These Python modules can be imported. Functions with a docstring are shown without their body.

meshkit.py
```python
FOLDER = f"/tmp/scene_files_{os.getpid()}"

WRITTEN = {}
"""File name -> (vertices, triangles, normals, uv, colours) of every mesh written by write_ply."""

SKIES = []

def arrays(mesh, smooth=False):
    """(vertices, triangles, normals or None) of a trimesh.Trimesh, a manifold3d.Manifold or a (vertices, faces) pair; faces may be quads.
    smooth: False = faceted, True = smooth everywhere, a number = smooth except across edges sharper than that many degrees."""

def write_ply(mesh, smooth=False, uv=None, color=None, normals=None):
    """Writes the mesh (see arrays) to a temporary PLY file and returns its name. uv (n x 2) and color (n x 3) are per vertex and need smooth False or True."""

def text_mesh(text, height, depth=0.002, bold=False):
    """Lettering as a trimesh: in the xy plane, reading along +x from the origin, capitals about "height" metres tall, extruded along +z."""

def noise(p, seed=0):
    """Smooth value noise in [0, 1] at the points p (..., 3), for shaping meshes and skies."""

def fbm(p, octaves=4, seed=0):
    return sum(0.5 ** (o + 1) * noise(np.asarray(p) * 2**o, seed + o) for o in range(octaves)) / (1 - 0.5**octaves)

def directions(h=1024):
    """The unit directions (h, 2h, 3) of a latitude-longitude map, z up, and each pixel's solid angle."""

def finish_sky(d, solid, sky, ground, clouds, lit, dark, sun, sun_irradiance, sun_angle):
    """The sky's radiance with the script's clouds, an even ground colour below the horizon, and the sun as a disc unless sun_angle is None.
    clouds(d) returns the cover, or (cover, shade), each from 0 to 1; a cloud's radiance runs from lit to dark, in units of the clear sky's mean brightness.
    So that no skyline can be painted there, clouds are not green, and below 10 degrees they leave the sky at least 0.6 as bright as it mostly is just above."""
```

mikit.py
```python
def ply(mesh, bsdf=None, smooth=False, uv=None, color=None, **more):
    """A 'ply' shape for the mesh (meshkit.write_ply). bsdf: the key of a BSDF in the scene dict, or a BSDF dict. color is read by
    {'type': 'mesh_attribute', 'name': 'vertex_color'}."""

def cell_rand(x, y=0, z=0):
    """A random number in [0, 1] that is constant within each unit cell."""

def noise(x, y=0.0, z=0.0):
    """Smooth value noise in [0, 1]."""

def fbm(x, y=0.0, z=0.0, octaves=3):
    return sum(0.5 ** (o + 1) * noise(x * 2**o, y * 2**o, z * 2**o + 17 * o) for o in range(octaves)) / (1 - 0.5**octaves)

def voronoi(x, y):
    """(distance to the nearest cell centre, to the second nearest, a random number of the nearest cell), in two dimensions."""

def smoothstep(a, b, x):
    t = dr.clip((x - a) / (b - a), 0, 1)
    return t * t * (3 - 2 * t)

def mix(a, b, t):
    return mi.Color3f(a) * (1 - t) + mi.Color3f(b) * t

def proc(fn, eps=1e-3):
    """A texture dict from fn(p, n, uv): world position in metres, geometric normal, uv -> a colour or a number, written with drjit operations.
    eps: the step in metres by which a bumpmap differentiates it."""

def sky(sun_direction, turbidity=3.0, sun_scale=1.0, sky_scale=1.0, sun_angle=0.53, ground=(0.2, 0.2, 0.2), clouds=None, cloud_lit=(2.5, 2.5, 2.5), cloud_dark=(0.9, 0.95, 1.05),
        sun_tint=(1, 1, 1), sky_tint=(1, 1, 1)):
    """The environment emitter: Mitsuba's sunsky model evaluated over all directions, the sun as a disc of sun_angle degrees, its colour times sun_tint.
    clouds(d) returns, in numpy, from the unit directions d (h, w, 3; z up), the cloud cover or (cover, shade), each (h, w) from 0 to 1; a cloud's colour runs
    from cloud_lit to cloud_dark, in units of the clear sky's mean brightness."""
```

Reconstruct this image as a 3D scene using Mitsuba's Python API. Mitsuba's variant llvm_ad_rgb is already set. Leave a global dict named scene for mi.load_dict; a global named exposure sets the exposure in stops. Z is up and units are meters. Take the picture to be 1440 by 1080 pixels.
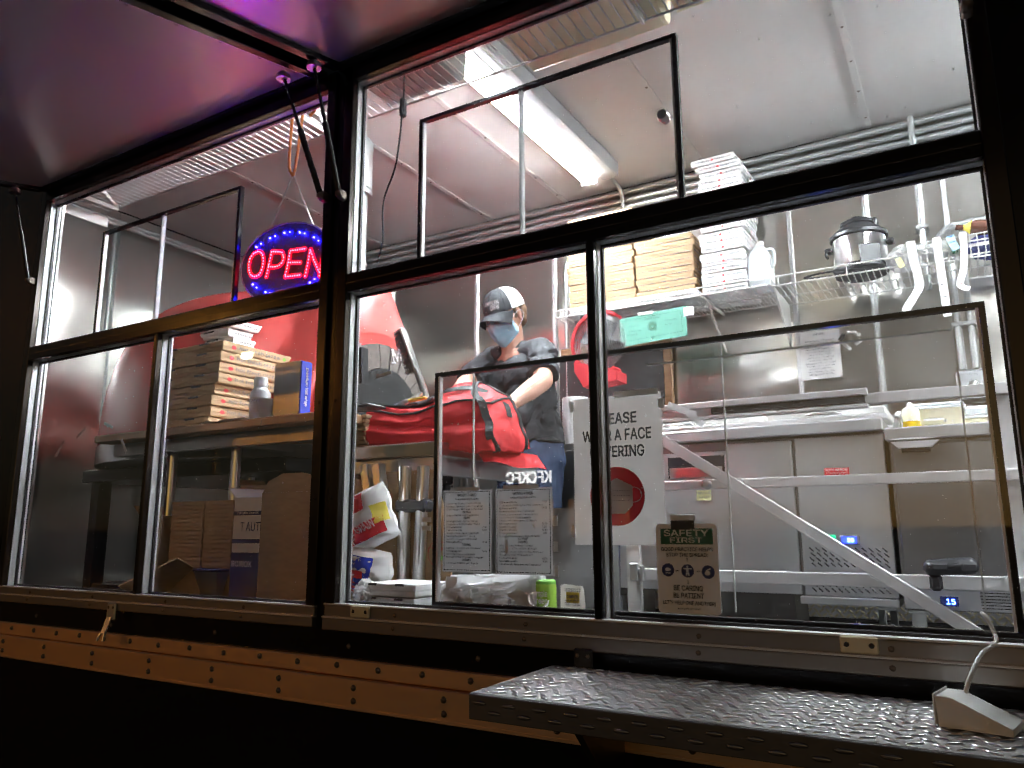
import math, random
import numpy as np
import trimesh
import manifold3d as m3
import drjit as dr
import mitsuba as mi
import mikit
from mikit import noise, fbm, smoothstep, mix, proc, cell_rand, voronoi
import meshkit
from shapely.geometry import Polygon, Point, LineString, box as sbox
from shapely import affinity
from shapely.ops import unary_union

random.seed(11)
rng = np.random.default_rng(11)
T = mi.ScalarTransform4f
scene, labels = {'type': 'scene'}, {}

# ------------------------------------------------------------------ camera, sky, exposure
scene['camera'] = {'type': 'perspective', 'fov': 67.847, 'fov_axis': 'x', 'near_clip': 0.05, 'far_clip': 400.0,
                   'to_world': T([[-0.859712, 0.099355, -0.501024, 0.000000], [-0.510759, -0.158265, 0.845031, -1.300000], [0.004663, 0.982385, 0.186808, 1.450000], [0.000000, 0.000000, 0.000000, 1.000000]])}
scene['sky'] = mikit.sky((0.3, -1.0, 0.10), turbidity=4, sun_scale=0.0, sky_scale=0.19, sky_tint=(0.98, 0.95, 0.97),
                         ground=(0.05, 0.05, 0.05))
exposure = 2.25

# ------------------------------------------------------------------ helpers
def rgb(c):
    return {'type': 'rgb', 'value': [float(x) for x in c]}


def pr(base, rough=0.5, metal=0.0, **k):
    d = {'type': 'principled', 'base_color': base if isinstance(base, dict) else rgb(base),
         'roughness': rough if isinstance(rough, dict) else float(rough), 'metallic': float(metal)}
    d.update(k)
    return {'type': 'twosided', 'bsdf': d}


def mat(key, d):
    scene[key] = d
    return key


def cat(*ms):
    out = []
    for m in ms:
        out += list(m) if isinstance(m, (list, tuple)) else [m]
    return trimesh.util.concatenate(out)


def tm(man):
    m = man.to_mesh()
    return trimesh.Trimesh(np.array(m.vert_properties[:, :3]), np.array(m.tri_verts), process=False)


def box(x0, x1, y0, y1, z0, z1, b=0.0):
    x0, x1, y0, y1, z0, z1 = min(x0, x1), max(x0, x1), min(y0, y1), max(y0, y1), min(z0, z1), max(z0, z1)
    if not b:
        m = trimesh.creation.box((x1 - x0, y1 - y0, z1 - z0))
        m.apply_translation(((x0 + x1) / 2, (y0 + y1) / 2, (z0 + z1) / 2))
        return m
    pts = []
    for sx, a in ((0, x0), (1, x1)):
        for sy, c in ((0, y0), (1, y1)):
            for sz, e in ((0, z0), (1, z1)):
                dx, dy, dz = (b if sx == 0 else -b), (b if sy == 0 else -b), (b if sz == 0 else -b)
                pts += [(a, c + dy, e + dz), (a + dx, c, e + dz), (a + dx, c + dy, e)]
    return tm(m3.Manifold.hull_points(np.array(pts)))


def move(m, t=(0, 0, 0), rz=0.0, rx=0.0, ry=0.0):
    m = m.copy()
    for ang, ax in ((rx, (1, 0, 0)), (ry, (0, 1, 0)), (rz, (0, 0, 1))):
        if ang:
            m.apply_transform(trimesh.transformations.rotation_matrix(math.radians(ang), ax))
    m.apply_translation(t)
    return m


def frame_of(d):
    d = np.asarray(d, float)
    d = d / np.linalg.norm(d)
    a = np.array([0, 0, 1.0]) if abs(d[2]) < 0.9 else np.array([1.0, 0, 0])
    u = np.cross(a, d)
    u /= np.linalg.norm(u)
    return d, u, np.cross(d, u)


def bar(p0, p1, w, h, up=None, b=0.0):
    """A straight bar of section w (sideways) by h (along up)."""
    p0, p1 = np.array(p0, float), np.array(p1, float)
    d = p1 - p0
    L = np.linalg.norm(d)
    d /= L
    up = np.array(up if up is not None else ((0, 0, 1) if abs(d[2]) < 0.9 else (0, 1, 0)), float)
    up = up - d * (up @ d)
    up /= np.linalg.norm(up)
    s = np.cross(up, d)
    m = box(0, L, -w / 2, w / 2, -h / 2, h / 2, b)
    M = np.eye(4)
    M[:3, 0], M[:3, 1], M[:3, 2], M[:3, 3] = d, s, up, p0
    m.apply_transform(M)
    return m


def tube(pts, r, n=8, caps=True):
    pts = np.asarray(pts, float)
    k = len(pts)
    rr = np.broadcast_to(np.asarray(r, float), (k,))
    tang = np.gradient(pts, axis=0) if k > 2 else np.repeat((pts[1] - pts[0])[None], 2, 0)
    _, u, v = frame_of(tang[0])
    vs, ang = [], np.arange(n) * 2 * np.pi / n
    for i in range(k):
        d = tang[i] / np.linalg.norm(tang[i])
        u = u - d * (u @ d)
        u /= np.linalg.norm(u)
        v = np.cross(d, u)
        vs.append(pts[i] + rr[i] * (np.cos(ang)[:, None] * u + np.sin(ang)[:, None] * v))
    vs = np.vstack(vs)
    f = []
    for i in range(k - 1):
        for j in range(n):
            a, b2, c, e = i * n + j, i * n + (j + 1) % n, (i + 1) * n + (j + 1) % n, (i + 1) * n + j
            f += [(a, b2, c), (a, c, e)]
    if caps:
        vs = np.vstack([vs, pts[:1], pts[-1:]])
        for j in range(n):
            f += [(len(vs) - 2, (j + 1) % n, j), (len(vs) - 1, (k - 1) * n + j, (k - 1) * n + (j + 1) % n)]
    return trimesh.Trimesh(vs, np.array(f), process=False)


def smoothline(pts, n=40):
    """A smooth curve through the points (Catmull-Rom)."""
    p = np.asarray(pts, float)
    p = np.vstack([2 * p[0] - p[1], p, 2 * p[-1] - p[-2]])
    out, segs = [], len(p) - 3
    for t in np.linspace(0, segs - 1e-6, n):
        i = int(t)
        s = t - i
        a, b, c, d = p[i:i + 4]
        out.append(0.5 * (2 * b + (c - a) * s + (2 * a - 5 * b + 4 * c - d) * s * s + (3 * b - a - 3 * c + d) * s ** 3))
    return np.array(out)


def ribbon(pts, w, t, side):
    """A flat strap along a curve: width w along side, thickness t."""
    pts = np.asarray(pts, float)
    side = np.broadcast_to(np.asarray(side, float), pts.shape)
    tang = np.gradient(pts, axis=0)
    vs = []
    for p, d, s in zip(pts, tang, side):
        d = d / np.linalg.norm(d)
        s = s - d * (s @ d)
        s = s / np.linalg.norm(s)
        nn = np.cross(d, s)
        vs += [p + s * w / 2 + nn * t / 2, p - s * w / 2 + nn * t / 2, p - s * w / 2 - nn * t / 2, p + s * w / 2 - nn * t / 2]
    f = []
    for i in range(len(pts) - 1):
        for j in range(4):
            a, b, c, d = 4 * i + j, 4 * i + (j + 1) % 4, 4 * i + 4 + (j + 1) % 4, 4 * i + 4 + j
            f += [(a, b, c), (a, c, d)]
    e = 4 * (len(pts) - 1)
    f += [(2, 1, 0), (3, 2, 0), (e, e + 1, e + 2), (e, e + 2, e + 3)]
    m = trimesh.Trimesh(np.array(vs), np.array(f), process=False)
    m.invert()
    return m


def lathe(profile, c=(0, 0, 0), n=32):
    m = trimesh.creation.revolve(np.array(profile, float), sections=n)
    m.apply_translation(c)
    return m


def cyl(p0, p1, r, n=16):
    return tube([p0, p1], r, n)


def ball(c, r, s=2, scale=(1, 1, 1)):
    m = trimesh.creation.icosphere(subdivisions=s, radius=r)
    m.apply_scale(scale)
    m.apply_translation(c)
    return m


def extr(poly, t):
    gs = getattr(poly, 'geoms', [poly])
    return cat([trimesh.creation.extrude_polygon(g, t, engine='earcut') for g in gs if g.area > 1e-9])


STAND = np.array([[1, 0, 0, 0], [0, 0, -1, 0], [0, 1, 0, 0], [0, 0, 0, 1.0]])   # drawing plane -> upright, towards -y
SIDE = np.array([[0, 0, 1, 0], [1, 0, 0, 0], [0, 1, 0, 0], [0, 0, 0, 1.0]])     # drawing plane -> upright, towards +x


def stand(poly, t, at, M=STAND):
    """A flat drawing (x to the right, y up) raised as an upright plate at the point at, facing -y (or +x)."""
    m = extr(poly, t) if not isinstance(poly, trimesh.Trimesh) else poly.copy()
    m.apply_transform(M)
    m.apply_translation(at)
    return m


_TEXT = {}


def text(s, h, bold=False, anchor='c', sx=1.0, depth=0.0006, wide=None):
    """Lettering in the drawing plane, origin at the middle (or left) of its baseline."""
    key = (s, bold)
    if key not in _TEXT:
        _TEXT[key] = meshkit.text_mesh(s, 1.0, 1.0, bold)
    m = _TEXT[key].copy()
    w = m.bounds[1][0] - m.bounds[0][0]
    if wide:
        sx = wide / (w * h)
    m.apply_translation((-m.bounds[0][0] - (w / 2 if anchor == 'c' else 0), 0, 0))
    m.apply_scale((h * sx, h, depth))
    return m


def rrect(w, h, r, cx=0.0, cy=0.0):
    return sbox(cx - w / 2 + r, cy - h / 2 + r, cx + w / 2 - r, cy + h / 2 - r).buffer(r, 6)


def ell(cx, cy, rx, ry, n=12):
    return affinity.translate(affinity.scale(Point(0, 0).buffer(1, n), rx, ry), cx, cy)


def grid(nx, ny, fn):
    """A sheet of (nx+1)*(ny+1) points fn(u, v)."""
    u, v = np.meshgrid(np.linspace(0, 1, nx + 1), np.linspace(0, 1, ny + 1), indexing='ij')
    p = fn(u.ravel(), v.ravel())
    i, j = np.meshgrid(np.arange(nx), np.arange(ny), indexing='ij')
    a = (i * (ny + 1) + j).ravel()
    f = np.vstack([np.stack([a, a + ny + 1, a + ny + 2], 1), np.stack([a, a + ny + 2, a + 1], 1)])
    return trimesh.Trimesh(p, f, process=False)


def blob(joints, r=None, n=None, smooth=8, edge=0.02):
    """One continuous body: chains of (point, radius), every bone the hull of its two balls."""
    bones = []
    for chain in joints:
        for (a, ra), (b, rb) in zip(chain[:-1], chain[1:]):
            s = m3.Manifold.sphere(1.0, 20)
            A = s.scale([ra] * 3 if np.isscalar(ra) else list(ra)).translate(list(map(float, a)))
            B = s.scale([rb] * 3 if np.isscalar(rb) else list(rb)).translate(list(map(float, b)))
            bones.append(m3.Manifold.batch_hull([A, B]))
    body = m3.Manifold.batch_boolean(bones, m3.OpType.Add).refine_to_length(edge)
    m = tm(body)
    m.merge_vertices()
    if smooth:
        trimesh.smoothing.filter_taubin(m, lamb=0.5, nu=0.53, iterations=smooth)
    return m


# ------------------------------------------------------------------ naming
def free(key):
    if key not in scene and key not in USED:
        USED.add(key)
        return key
    k = 1
    while f'{key}_{k:03d}' in scene or f'{key}_{k:03d}' in USED:
        k += 1
    USED.add(f'{key}_{k:03d}')
    return f'{key}_{k:03d}'


USED = set()


def thing(name, label, category, group=None):
    """The name that a thing's parts start with."""
    key = free(name)
    labels[key] = {'label': label, 'category': category}
    if group:
        labels[key]['group'] = group
    return key


def part(parent, name, mesh, bsdf, smooth=False, kind=None, label=None, **more):
    key = free(parent + '__' + name)
    scene[key] = mikit.ply(mesh, bsdf, smooth=smooth, **more)
    if kind or label:
        labels[key] = {k: v for k, v in (('kind', kind), ('label', label)) if v}
    return key


def solo(name, mesh, bsdf, label, category, smooth=False, group=None, **more):
    key = thing(name, label, category, group)
    scene[key] = mikit.ply(mesh, bsdf, smooth=smooth, **more)
    return key


def struct(name, mesh, bsdf, label, smooth=False):
    scene[name] = mikit.ply(mesh, bsdf, smooth=smooth)
    labels[name] = {'kind': 'structure', 'label': label}
    return name


# ------------------------------------------------------------------ materials
def f_steel(p, n, uv):
    s = fbm(p.x * 3.1, p.y * 3.1, p.z * 2.3, 4)
    g = noise(p.x * 30, p.y * 30, p.z * 400)
    return 0.10 + 0.12 * s + 0.03 * g


def f_brushed(p, n, uv):
    return noise(p.x * 1.7 + p.y * 1.7, 3.0, p.z * 190) + 0.5 * noise(p.x * 3.0 + p.y * 3.0, 9.0, p.z * 420)


def f_bow(p, n, uv):
    return fbm(p.x * 3.4, p.y * 3.4, p.z * 1.3, 2)


def f_brush_rough(p, n, uv):
    return 0.22 + 0.14 * fbm(p.x * 5, p.y * 5, p.z * 3, 3) + 0.06 * noise(p.x * 260, p.y * 260, p.z * 8)


def f_steel_col(p, n, uv):
    s = fbm(p.x * 2.0 + 5, p.y * 2.0, p.z * 2.0, 4)
    return mix((0.50, 0.485, 0.45), (0.66, 0.65, 0.62), s)


def f_ceiling(p, n, uv):
    s = fbm(p.x * 1.3, p.y * 1.3, 0.0, 4)
    d = smoothstep(0.70, 0.80, fbm(p.x * 22, p.y * 22, 3.0, 2))
    return mix(mix((0.50, 0.49, 0.475), (0.62, 0.615, 0.60), s), (0.40, 0.38, 0.35), d * 0.06)


def f_kraft(p, n, uv):
    s = fbm(p.x * 40, p.y * 40, p.z * 90, 3)
    return mix((0.34, 0.225, 0.125), (0.44, 0.31, 0.185), s)


def f_white_card(p, n, uv):
    s = fbm(p.x * 25, p.y * 25, p.z * 40, 3)
    return mix((0.66, 0.66, 0.66), (0.80, 0.80, 0.79), s)


def f_red(p, n, uv):
    s = fbm(p.x * 4, p.y * 4, p.z * 4, 4)
    soot = smoothstep(0.55, 0.85, fbm(p.x * 2.2 + 7, p.y * 2.2, p.z * 2.2, 3))
    return mix(mix((0.33, 0.034, 0.030), (0.42, 0.055, 0.048), s), (0.30, 0.05, 0.04), soot * 0.5)


def f_nylon(p, n, uv):
    w = 0.5 + 0.5 * dr.sin(p.x * 1500) * dr.sin(p.z * 1500)
    s = fbm(p.x * 9, p.y * 9, p.z * 9, 3)
    return mix((0.50, 0.018, 0.022), (0.66, 0.035, 0.04), 0.7 * s + 0.3 * w)


def f_nylon_bump(p, n, uv):
    return fbm(p.x * 14 + 6 * p.z, p.y * 14, p.z * 30, 4)


def f_asphalt(p, n, uv):
    return mix((0.02, 0.02, 0.021), (0.07, 0.068, 0.066), fbm(p.x * 18, p.y * 18, 0.0, 4))


def f_shirt(p, n, uv):
    s = fbm(p.x * 60, p.y * 60, p.z * 60, 3)
    return mix((0.012, 0.0125, 0.015), (0.028, 0.029, 0.034), s)


def f_skin(p, n, uv):
    s = fbm(p.x * 25, p.y * 25, p.z * 25, 3)
    return mix((0.52, 0.29, 0.21), (0.62, 0.37, 0.28), s)


def f_denim(p, n, uv):
    return mix((0.016, 0.026, 0.058), (0.042, 0.064, 0.12), fbm(p.x * 60, p.y * 60, p.z * 20, 3))


def f_wood(p, n, uv):
    g = fbm(p.x * 4, p.y * 60, p.z * 60, 4)
    return mix((0.20, 0.105, 0.05), (0.36, 0.21, 0.11), g)


def f_rail(p, n, uv):
    return 0.37 + 0.08 * fbm(p.x * 9, 0.0, p.z * 120, 4)


def f_awning(p, n, uv):
    s = fbm(p.x * 2.0, p.y * 2.0, 0.0, 4)
    k = smoothstep(0.76, 0.84, noise(p.x * 2.0 + p.y * 3.0, p.y * 90 + p.x * 25))
    return 0.24 + 0.12 * s + 0.25 * k


def f_stone(p, n, uv):
    return mix((0.045, 0.038, 0.034), (0.11, 0.092, 0.08), fbm(p.x * 30, p.y * 30, p.z * 30, 4))


def f_floor(p, n, uv):
    return mix((0.012, 0.012, 0.012), (0.035, 0.034, 0.033), fbm(p.x * 9, p.y * 9, 0.0, 4))


mat('black_paint', pr((0.004, 0.004, 0.006), 0.22, 0.0, specular=0.25))
mat('black_frame', pr((0.018, 0.017, 0.017), 0.16, 0.8))
mat('bronze', pr((0.040, 0.034, 0.031), 0.17, 0.9))
mat('aluminium', pr((0.66, 0.66, 0.67), 0.42, 0.55))
mat('white_metal', pr((0.72, 0.72, 0.70), 0.4, 0.0))
mat('galvanised', pr((0.56, 0.58, 0.58), 0.36, 0.85))
mat('steel_wall', {'type': 'bumpmap', 'arbitrary': proc(f_brushed, 4e-4), 'scale': 0.00005, 'bsdf': pr(proc(f_steel_col), proc(f_steel), 0.95)})
mat('steel', pr((0.60, 0.59, 0.58), proc(f_steel), 1.0))
mat('fridge_steel', {'type': 'bumpmap', 'arbitrary': proc(f_bow), 'scale': 0.02, 'bsdf': pr((0.64, 0.65, 0.66), proc(f_brush_rough), 0.85)})
mat('dark_steel', {'type': 'bumpmap', 'arbitrary': proc(f_bow), 'scale': 0.02, 'bsdf': pr((0.24, 0.235, 0.23), proc(f_brush_rough), 0.9)})
mat('tread_plate', pr((0.46, 0.46, 0.46), 0.34, 0.8))
mat('chrome', pr((0.75, 0.75, 0.75), 0.12, 1.0))
mat('ceiling_paint', pr(proc(f_ceiling), 0.6, 0.0, specular=0.2))
mat('rail_metal', pr((0.92, 0.62, 0.36), proc(f_rail), 1.0))
mat('rivet_metal', pr((0.16, 0.13, 0.11), 0.45, 0.7))
mat('awning_metal', pr((0.52, 0.50, 0.50), proc(f_awning), 0.65))
mat('kraft', pr(proc(f_kraft), 0.8))
mat('white_card', pr(proc(f_white_card), 0.65))
mat('red_enamel', pr(proc(f_red), 0.34, 0.0, clearcoat=0.3, clearcoat_gloss=0.8))
mat('nylon', {'type': 'bumpmap', 'arbitrary': proc(f_nylon_bump), 'scale': 0.016,
              'bsdf': pr(proc(f_nylon), 0.66, 0.0, specular=0.3, sheen=0.3)})
mat('black_web', pr((0.014, 0.014, 0.016), 0.55))
mat('black_plastic', pr((0.014, 0.014, 0.016), 0.35))
mat('grey_plastic', pr((0.30, 0.31, 0.32), 0.4))
mat('white_plastic', pr((0.78, 0.78, 0.76), 0.35))
mat('cream_plastic', pr((0.70, 0.64, 0.46), 0.35))
mat('milky', pr((0.74, 0.78, 0.80), 0.3, 0.0))
mat('cream_food', pr((0.78, 0.74, 0.56), 0.4))
mat('oil', pr((0.62, 0.42, 0.02), 0.15))
mat('print_black', pr((0.012, 0.012, 0.014), 0.6))
mat('print_grey', pr((0.16, 0.16, 0.17), 0.6))
mat('print_red', pr((0.55, 0.03, 0.04), 0.6))
mat('print_green', pr((0.16, 0.42, 0.05), 0.6))
mat('print_darkgreen', pr((0.01, 0.09, 0.045), 0.5))
mat('print_navy', pr((0.012, 0.018, 0.09), 0.5))
mat('print_blue', pr((0.02, 0.045, 0.42), 0.45))
mat('print_white', pr((0.78, 0.78, 0.78), 0.5))
mat('print_yellow', pr((0.72, 0.60, 0.08), 0.5))
mat('paper', pr((0.74, 0.74, 0.73), 0.7))
mat('sheet', {'type': 'twosided', 'bsdf': {'type': 'principled', 'base_color': rgb((0.84, 0.85, 0.87)), 'roughness': 0.35, 'specular': 0.5}})
mat('thin_paper', {'type': 'principledthin', 'base_color': rgb((0.44, 0.41, 0.39)), 'roughness': 0.4, 'diff_trans': 0.75, 'spec_trans': 0.0})
mat('menu_paper', {'type': 'principledthin', 'base_color': rgb((0.50, 0.50, 0.51)), 'roughness': 0.25, 'diff_trans': 0.30, 'spec_trans': 0.0})
mat('bag_film', {'type': 'principledthin', 'base_color': rgb((0.88, 0.88, 0.88)), 'roughness': 0.18, 'diff_trans': 0.9, 'spec_trans': 0.45})
mat('green_paper', pr((0.10, 0.28, 0.215), 0.7))
mat('tablet_grey', pr((0.55, 0.55, 0.56), 0.4))
mat('thin_white', {'type': 'principledthin', 'base_color': rgb((0.85, 0.84, 0.80)), 'roughness': 0.4, 'diff_trans': 1.0, 'spec_trans': 0.0})
mat('yellow_note', pr((0.62, 0.60, 0.30), 0.7))
mat('asphalt', pr(proc(f_asphalt), 0.85))
mat('floor_rubber', pr(proc(f_floor), 0.5))
mat('stone', pr(proc(f_stone), 0.85))
mat('soot', pr((0.008, 0.008, 0.008), 0.9))
mat('wood_edge', pr(proc(f_wood), 0.35))
mat('skin', pr(proc(f_skin), 0.5, 0.0, specular=0.4))
mat('shirt', pr(proc(f_shirt), 0.8))
mat('shirt_print', pr((0.22, 0.10, 0.11), 0.8))
mat('denim', pr(proc(f_denim), 0.8))
mat('hair', pr((0.10, 0.055, 0.03), 0.55))
mat('cap_dark', pr((0.013, 0.014, 0.017), 0.8))
mat('sill_metal', pr((0.36, 0.345, 0.335), 0.30, 0.95))
mat('symbol_grey', pr((0.42, 0.40, 0.39), 0.6))
mat('cap_white', pr((0.70, 0.70, 0.71), 0.8))
mat('mask_blue', pr((0.36, 0.60, 0.74), 0.7))
mat('lens', {'type': 'thindielectric', 'int_ior': 1.5})
mat('orange_cord', pr((0.60, 0.20, 0.05), 0.6))
mat('tan_leaf', pr((0.44, 0.40, 0.33), 0.5))
mat('glass', {'type': 'thindielectric', 'int_ior': 1.5})
mat('acrylic_edge', pr((0.55, 0.57, 0.57), 0.25))


def lamp(r, g, b):
    return {'type': 'area', 'radiance': {'type': 'rgb', 'value': [float(r), float(g), float(b)]}}


# ------------------------------------------------------------------ the setting
struct('ground', grid(8, 8, lambda u, v: np.stack([-120 + 240 * u, -140 + 240 * v, 0 * u], 1)), 'asphalt', 'dark asphalt car park at night')

# ------------------------------------------------------------------ the truck: body
TR = thing('food_truck', 'black food truck at night with two wide service windows, propped awnings and a lit kitchen', 'food truck')
W1 = (-2.605, -1.262, 1.243, 2.585)      # window openings: x0, x1, z0, z1
W2 = (-1.232, 0.098, 1.240, 2.585)
XE0, XE1, YB, ZF, ZC = -3.90, 1.70, 2.20, 1.05, 3.20
wall = sbox(-4.05, 0.40, 2.3, 3.42)
for w in (W1, W2):
    wall = wall.difference(sbox(w[0], w[2], w[1], w[3]))
m = stand(wall, 0.055, (0, 0.040, 0))
part(TR, 'side_wall', m, 'black_paint')
part(TR, 'inner_lining', stand(sbox(-3.9, 1.06, 1.7, 3.2).difference(sbox(W1[0] - .01, W1[2] - .01, W1[1] + .01, W1[3] + .01)).difference(
    sbox(W2[0] - .01, W2[2] - .01, W2[1] + .01, W2[3] + .01)), 0.008, (0, 0.055, 0)), 'steel')
part(TR, 'rear_wall', box(-4.05, -3.93, 0.045, 2.30, 0.40, 3.42), 'black_paint')
part(TR, 'front_wall', box(1.75, 2.3, 0.045, 2.30, 0.40, 3.42), 'black_paint')
part(TR, 'far_wall', box(-3.92, 1.74, 2.265, 2.30, 0.40, 3.42), 'black_paint')
part(TR, 'roof', box(-4.05, 2.3, 0.045, 2.30, 3.30, 3.44), 'black_paint')
part(TR, 'floor', box(XE0, XE1, 0.06, YB, 0.98, ZF), 'floor_rubber')
for x in (-3.0, 1.3):                                                  # wheels below the skirt
    wh = part(TR, 'wheel', move(lathe([(0.0, -0.11), (0.30, -0.11), (0.38, -0.09), (0.40, 0.0), (0.38, 0.09), (0.30, 0.11), (0.0, 0.11)], n=32), (x, 0.25, 0.40), rx=90), 'black_plastic', smooth=40)
part(TR, 'chassis', box(-3.9, 2.1, 0.5, 1.8, 0.42, 0.95), 'black_plastic')

# small bolt heads in the black skin
for x, z in [(-2.215, 0, 1.213), (-1.713, 0, 1.214), (-1.217, 0, 1.216)] and [(-2.39, 1.205), (-2.02, 1.200), (-1.60, 1.207), (-1.17, 1.205), (-0.84, 1.205), (-2.70, 1.62), (-2.72, 1.50), (-2.72, 1.75), (-2.71, 1.40), (0.18, 1.62), (0.17, 2.1)]:
    part(TR, 'bolt', move(lathe([(0, 0), (0.0065, 0), (0.005, 0.003), (0, 0.004)], n=10), (x, -0.0145, z), rx=90), 'rivet_metal', smooth=True)

# rub rail
rail = part(TR, 'rub_rail', cat(box(-4.05, 2.3, -0.026, -0.015, 1.146, 1.181, 0.002), box(-4.05, 2.3, -0.034, -0.015, 1.082, 1.1445, 0.002),
                                 box(-4.05, 2.3, -0.036, -0.0335, 1.084, 1.089)), 'rail_metal')
riv = lathe([(0, 0.005), (0.003, 0.0045), (0.0055, 0.0025), (0.0068, 0.0)], n=12)
rivp = mikit.ply(riv, 'rivet_metal', smooth=True)


def rivet(x, y, z):
    key = free(rail + '__rivet')
    scene[key] = {**rivp, 'to_world': T().translate([x, y, z]).rotate([1, 0, 0], 90)}


for k in range(26):
    rivet(-2.62 + k * 0.1185 + 0.008 * math.sin(k * 7.0), -0.026, 1.166 + 0.001 * math.sin(k * 3.3))
for k in range(15):
    x = -2.52 + 0.232 * k + 0.012 * math.sin(k * 5.1)
    rivet(x, -0.034, 1.127)
    rivet(x + 0.001, -0.034, 1.1015)

# ------------------------------------------------------------------ inside: steel walls, ceiling, seams
def wavy(x0, x1, z0, z1, amp, seed):
    def fn(u, v):
        x, z = x0 + (x1 - x0) * u, z0 + (z1 - z0) * v
        e = np.minimum(1, 12 * np.minimum(np.minimum(u, 1 - u), np.minimum(v, 1 - v)))
        p = np.stack([x * 0.85 + .25 * z, z * 2.5 - .3 * x, 0 * x + (7.3 if seed >= 20 else 1.7)], 1)
        return np.stack([x, amp * (meshkit.fbm(p, 2, 5) - 0.5), z], 1)
    return grid(40, 60, fn)


seams = [-3.90, -2.92, -2.30, -1.80, -1.21, -0.585, 0.036, 0.64, 1.24, 1.70]
bw = part(TR, 'back_wall', box(XE0, XE1, YB + 0.045, YB + 0.06, ZF, ZC), 'dark_steel')
for k, (a, b) in enumerate(zip(seams[:-1], seams[1:])):
    m = wavy(a, b - 0.002, 1.06, 3.19, 0.055, k)
    m.apply_translation((0, YB - 0.001, 0))
    part(bw, 'wall_panel', m, 'steel_wall', smooth=True)
for x in seams[1:-1]:
    part(bw, 'seam_strip', box(x - 0.010, x + 0.010, YB - 0.022, YB + 0.012, 1.06, 3.10, 0.002), 'aluminium')
ew = part(TR, 'end_wall', box(XE0 - 0.029, XE0 - 0.026, 0.06, YB + .04, ZF, ZC), 'dark_steel')
for k, (a, b) in enumerate(((0.07, 1.02), (1.02, 2.19))):
    m = wavy(a, b - 0.002, 1.06, 3.19, 0.05, 20 + k)
    m.vertices = np.stack([XE0 + m.vertices[:, 1], m.vertices[:, 0], m.vertices[:, 2]], 1)
    m.invert()
    part(ew, 'wall_panel', m, 'steel_wall', smooth=True)
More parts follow.
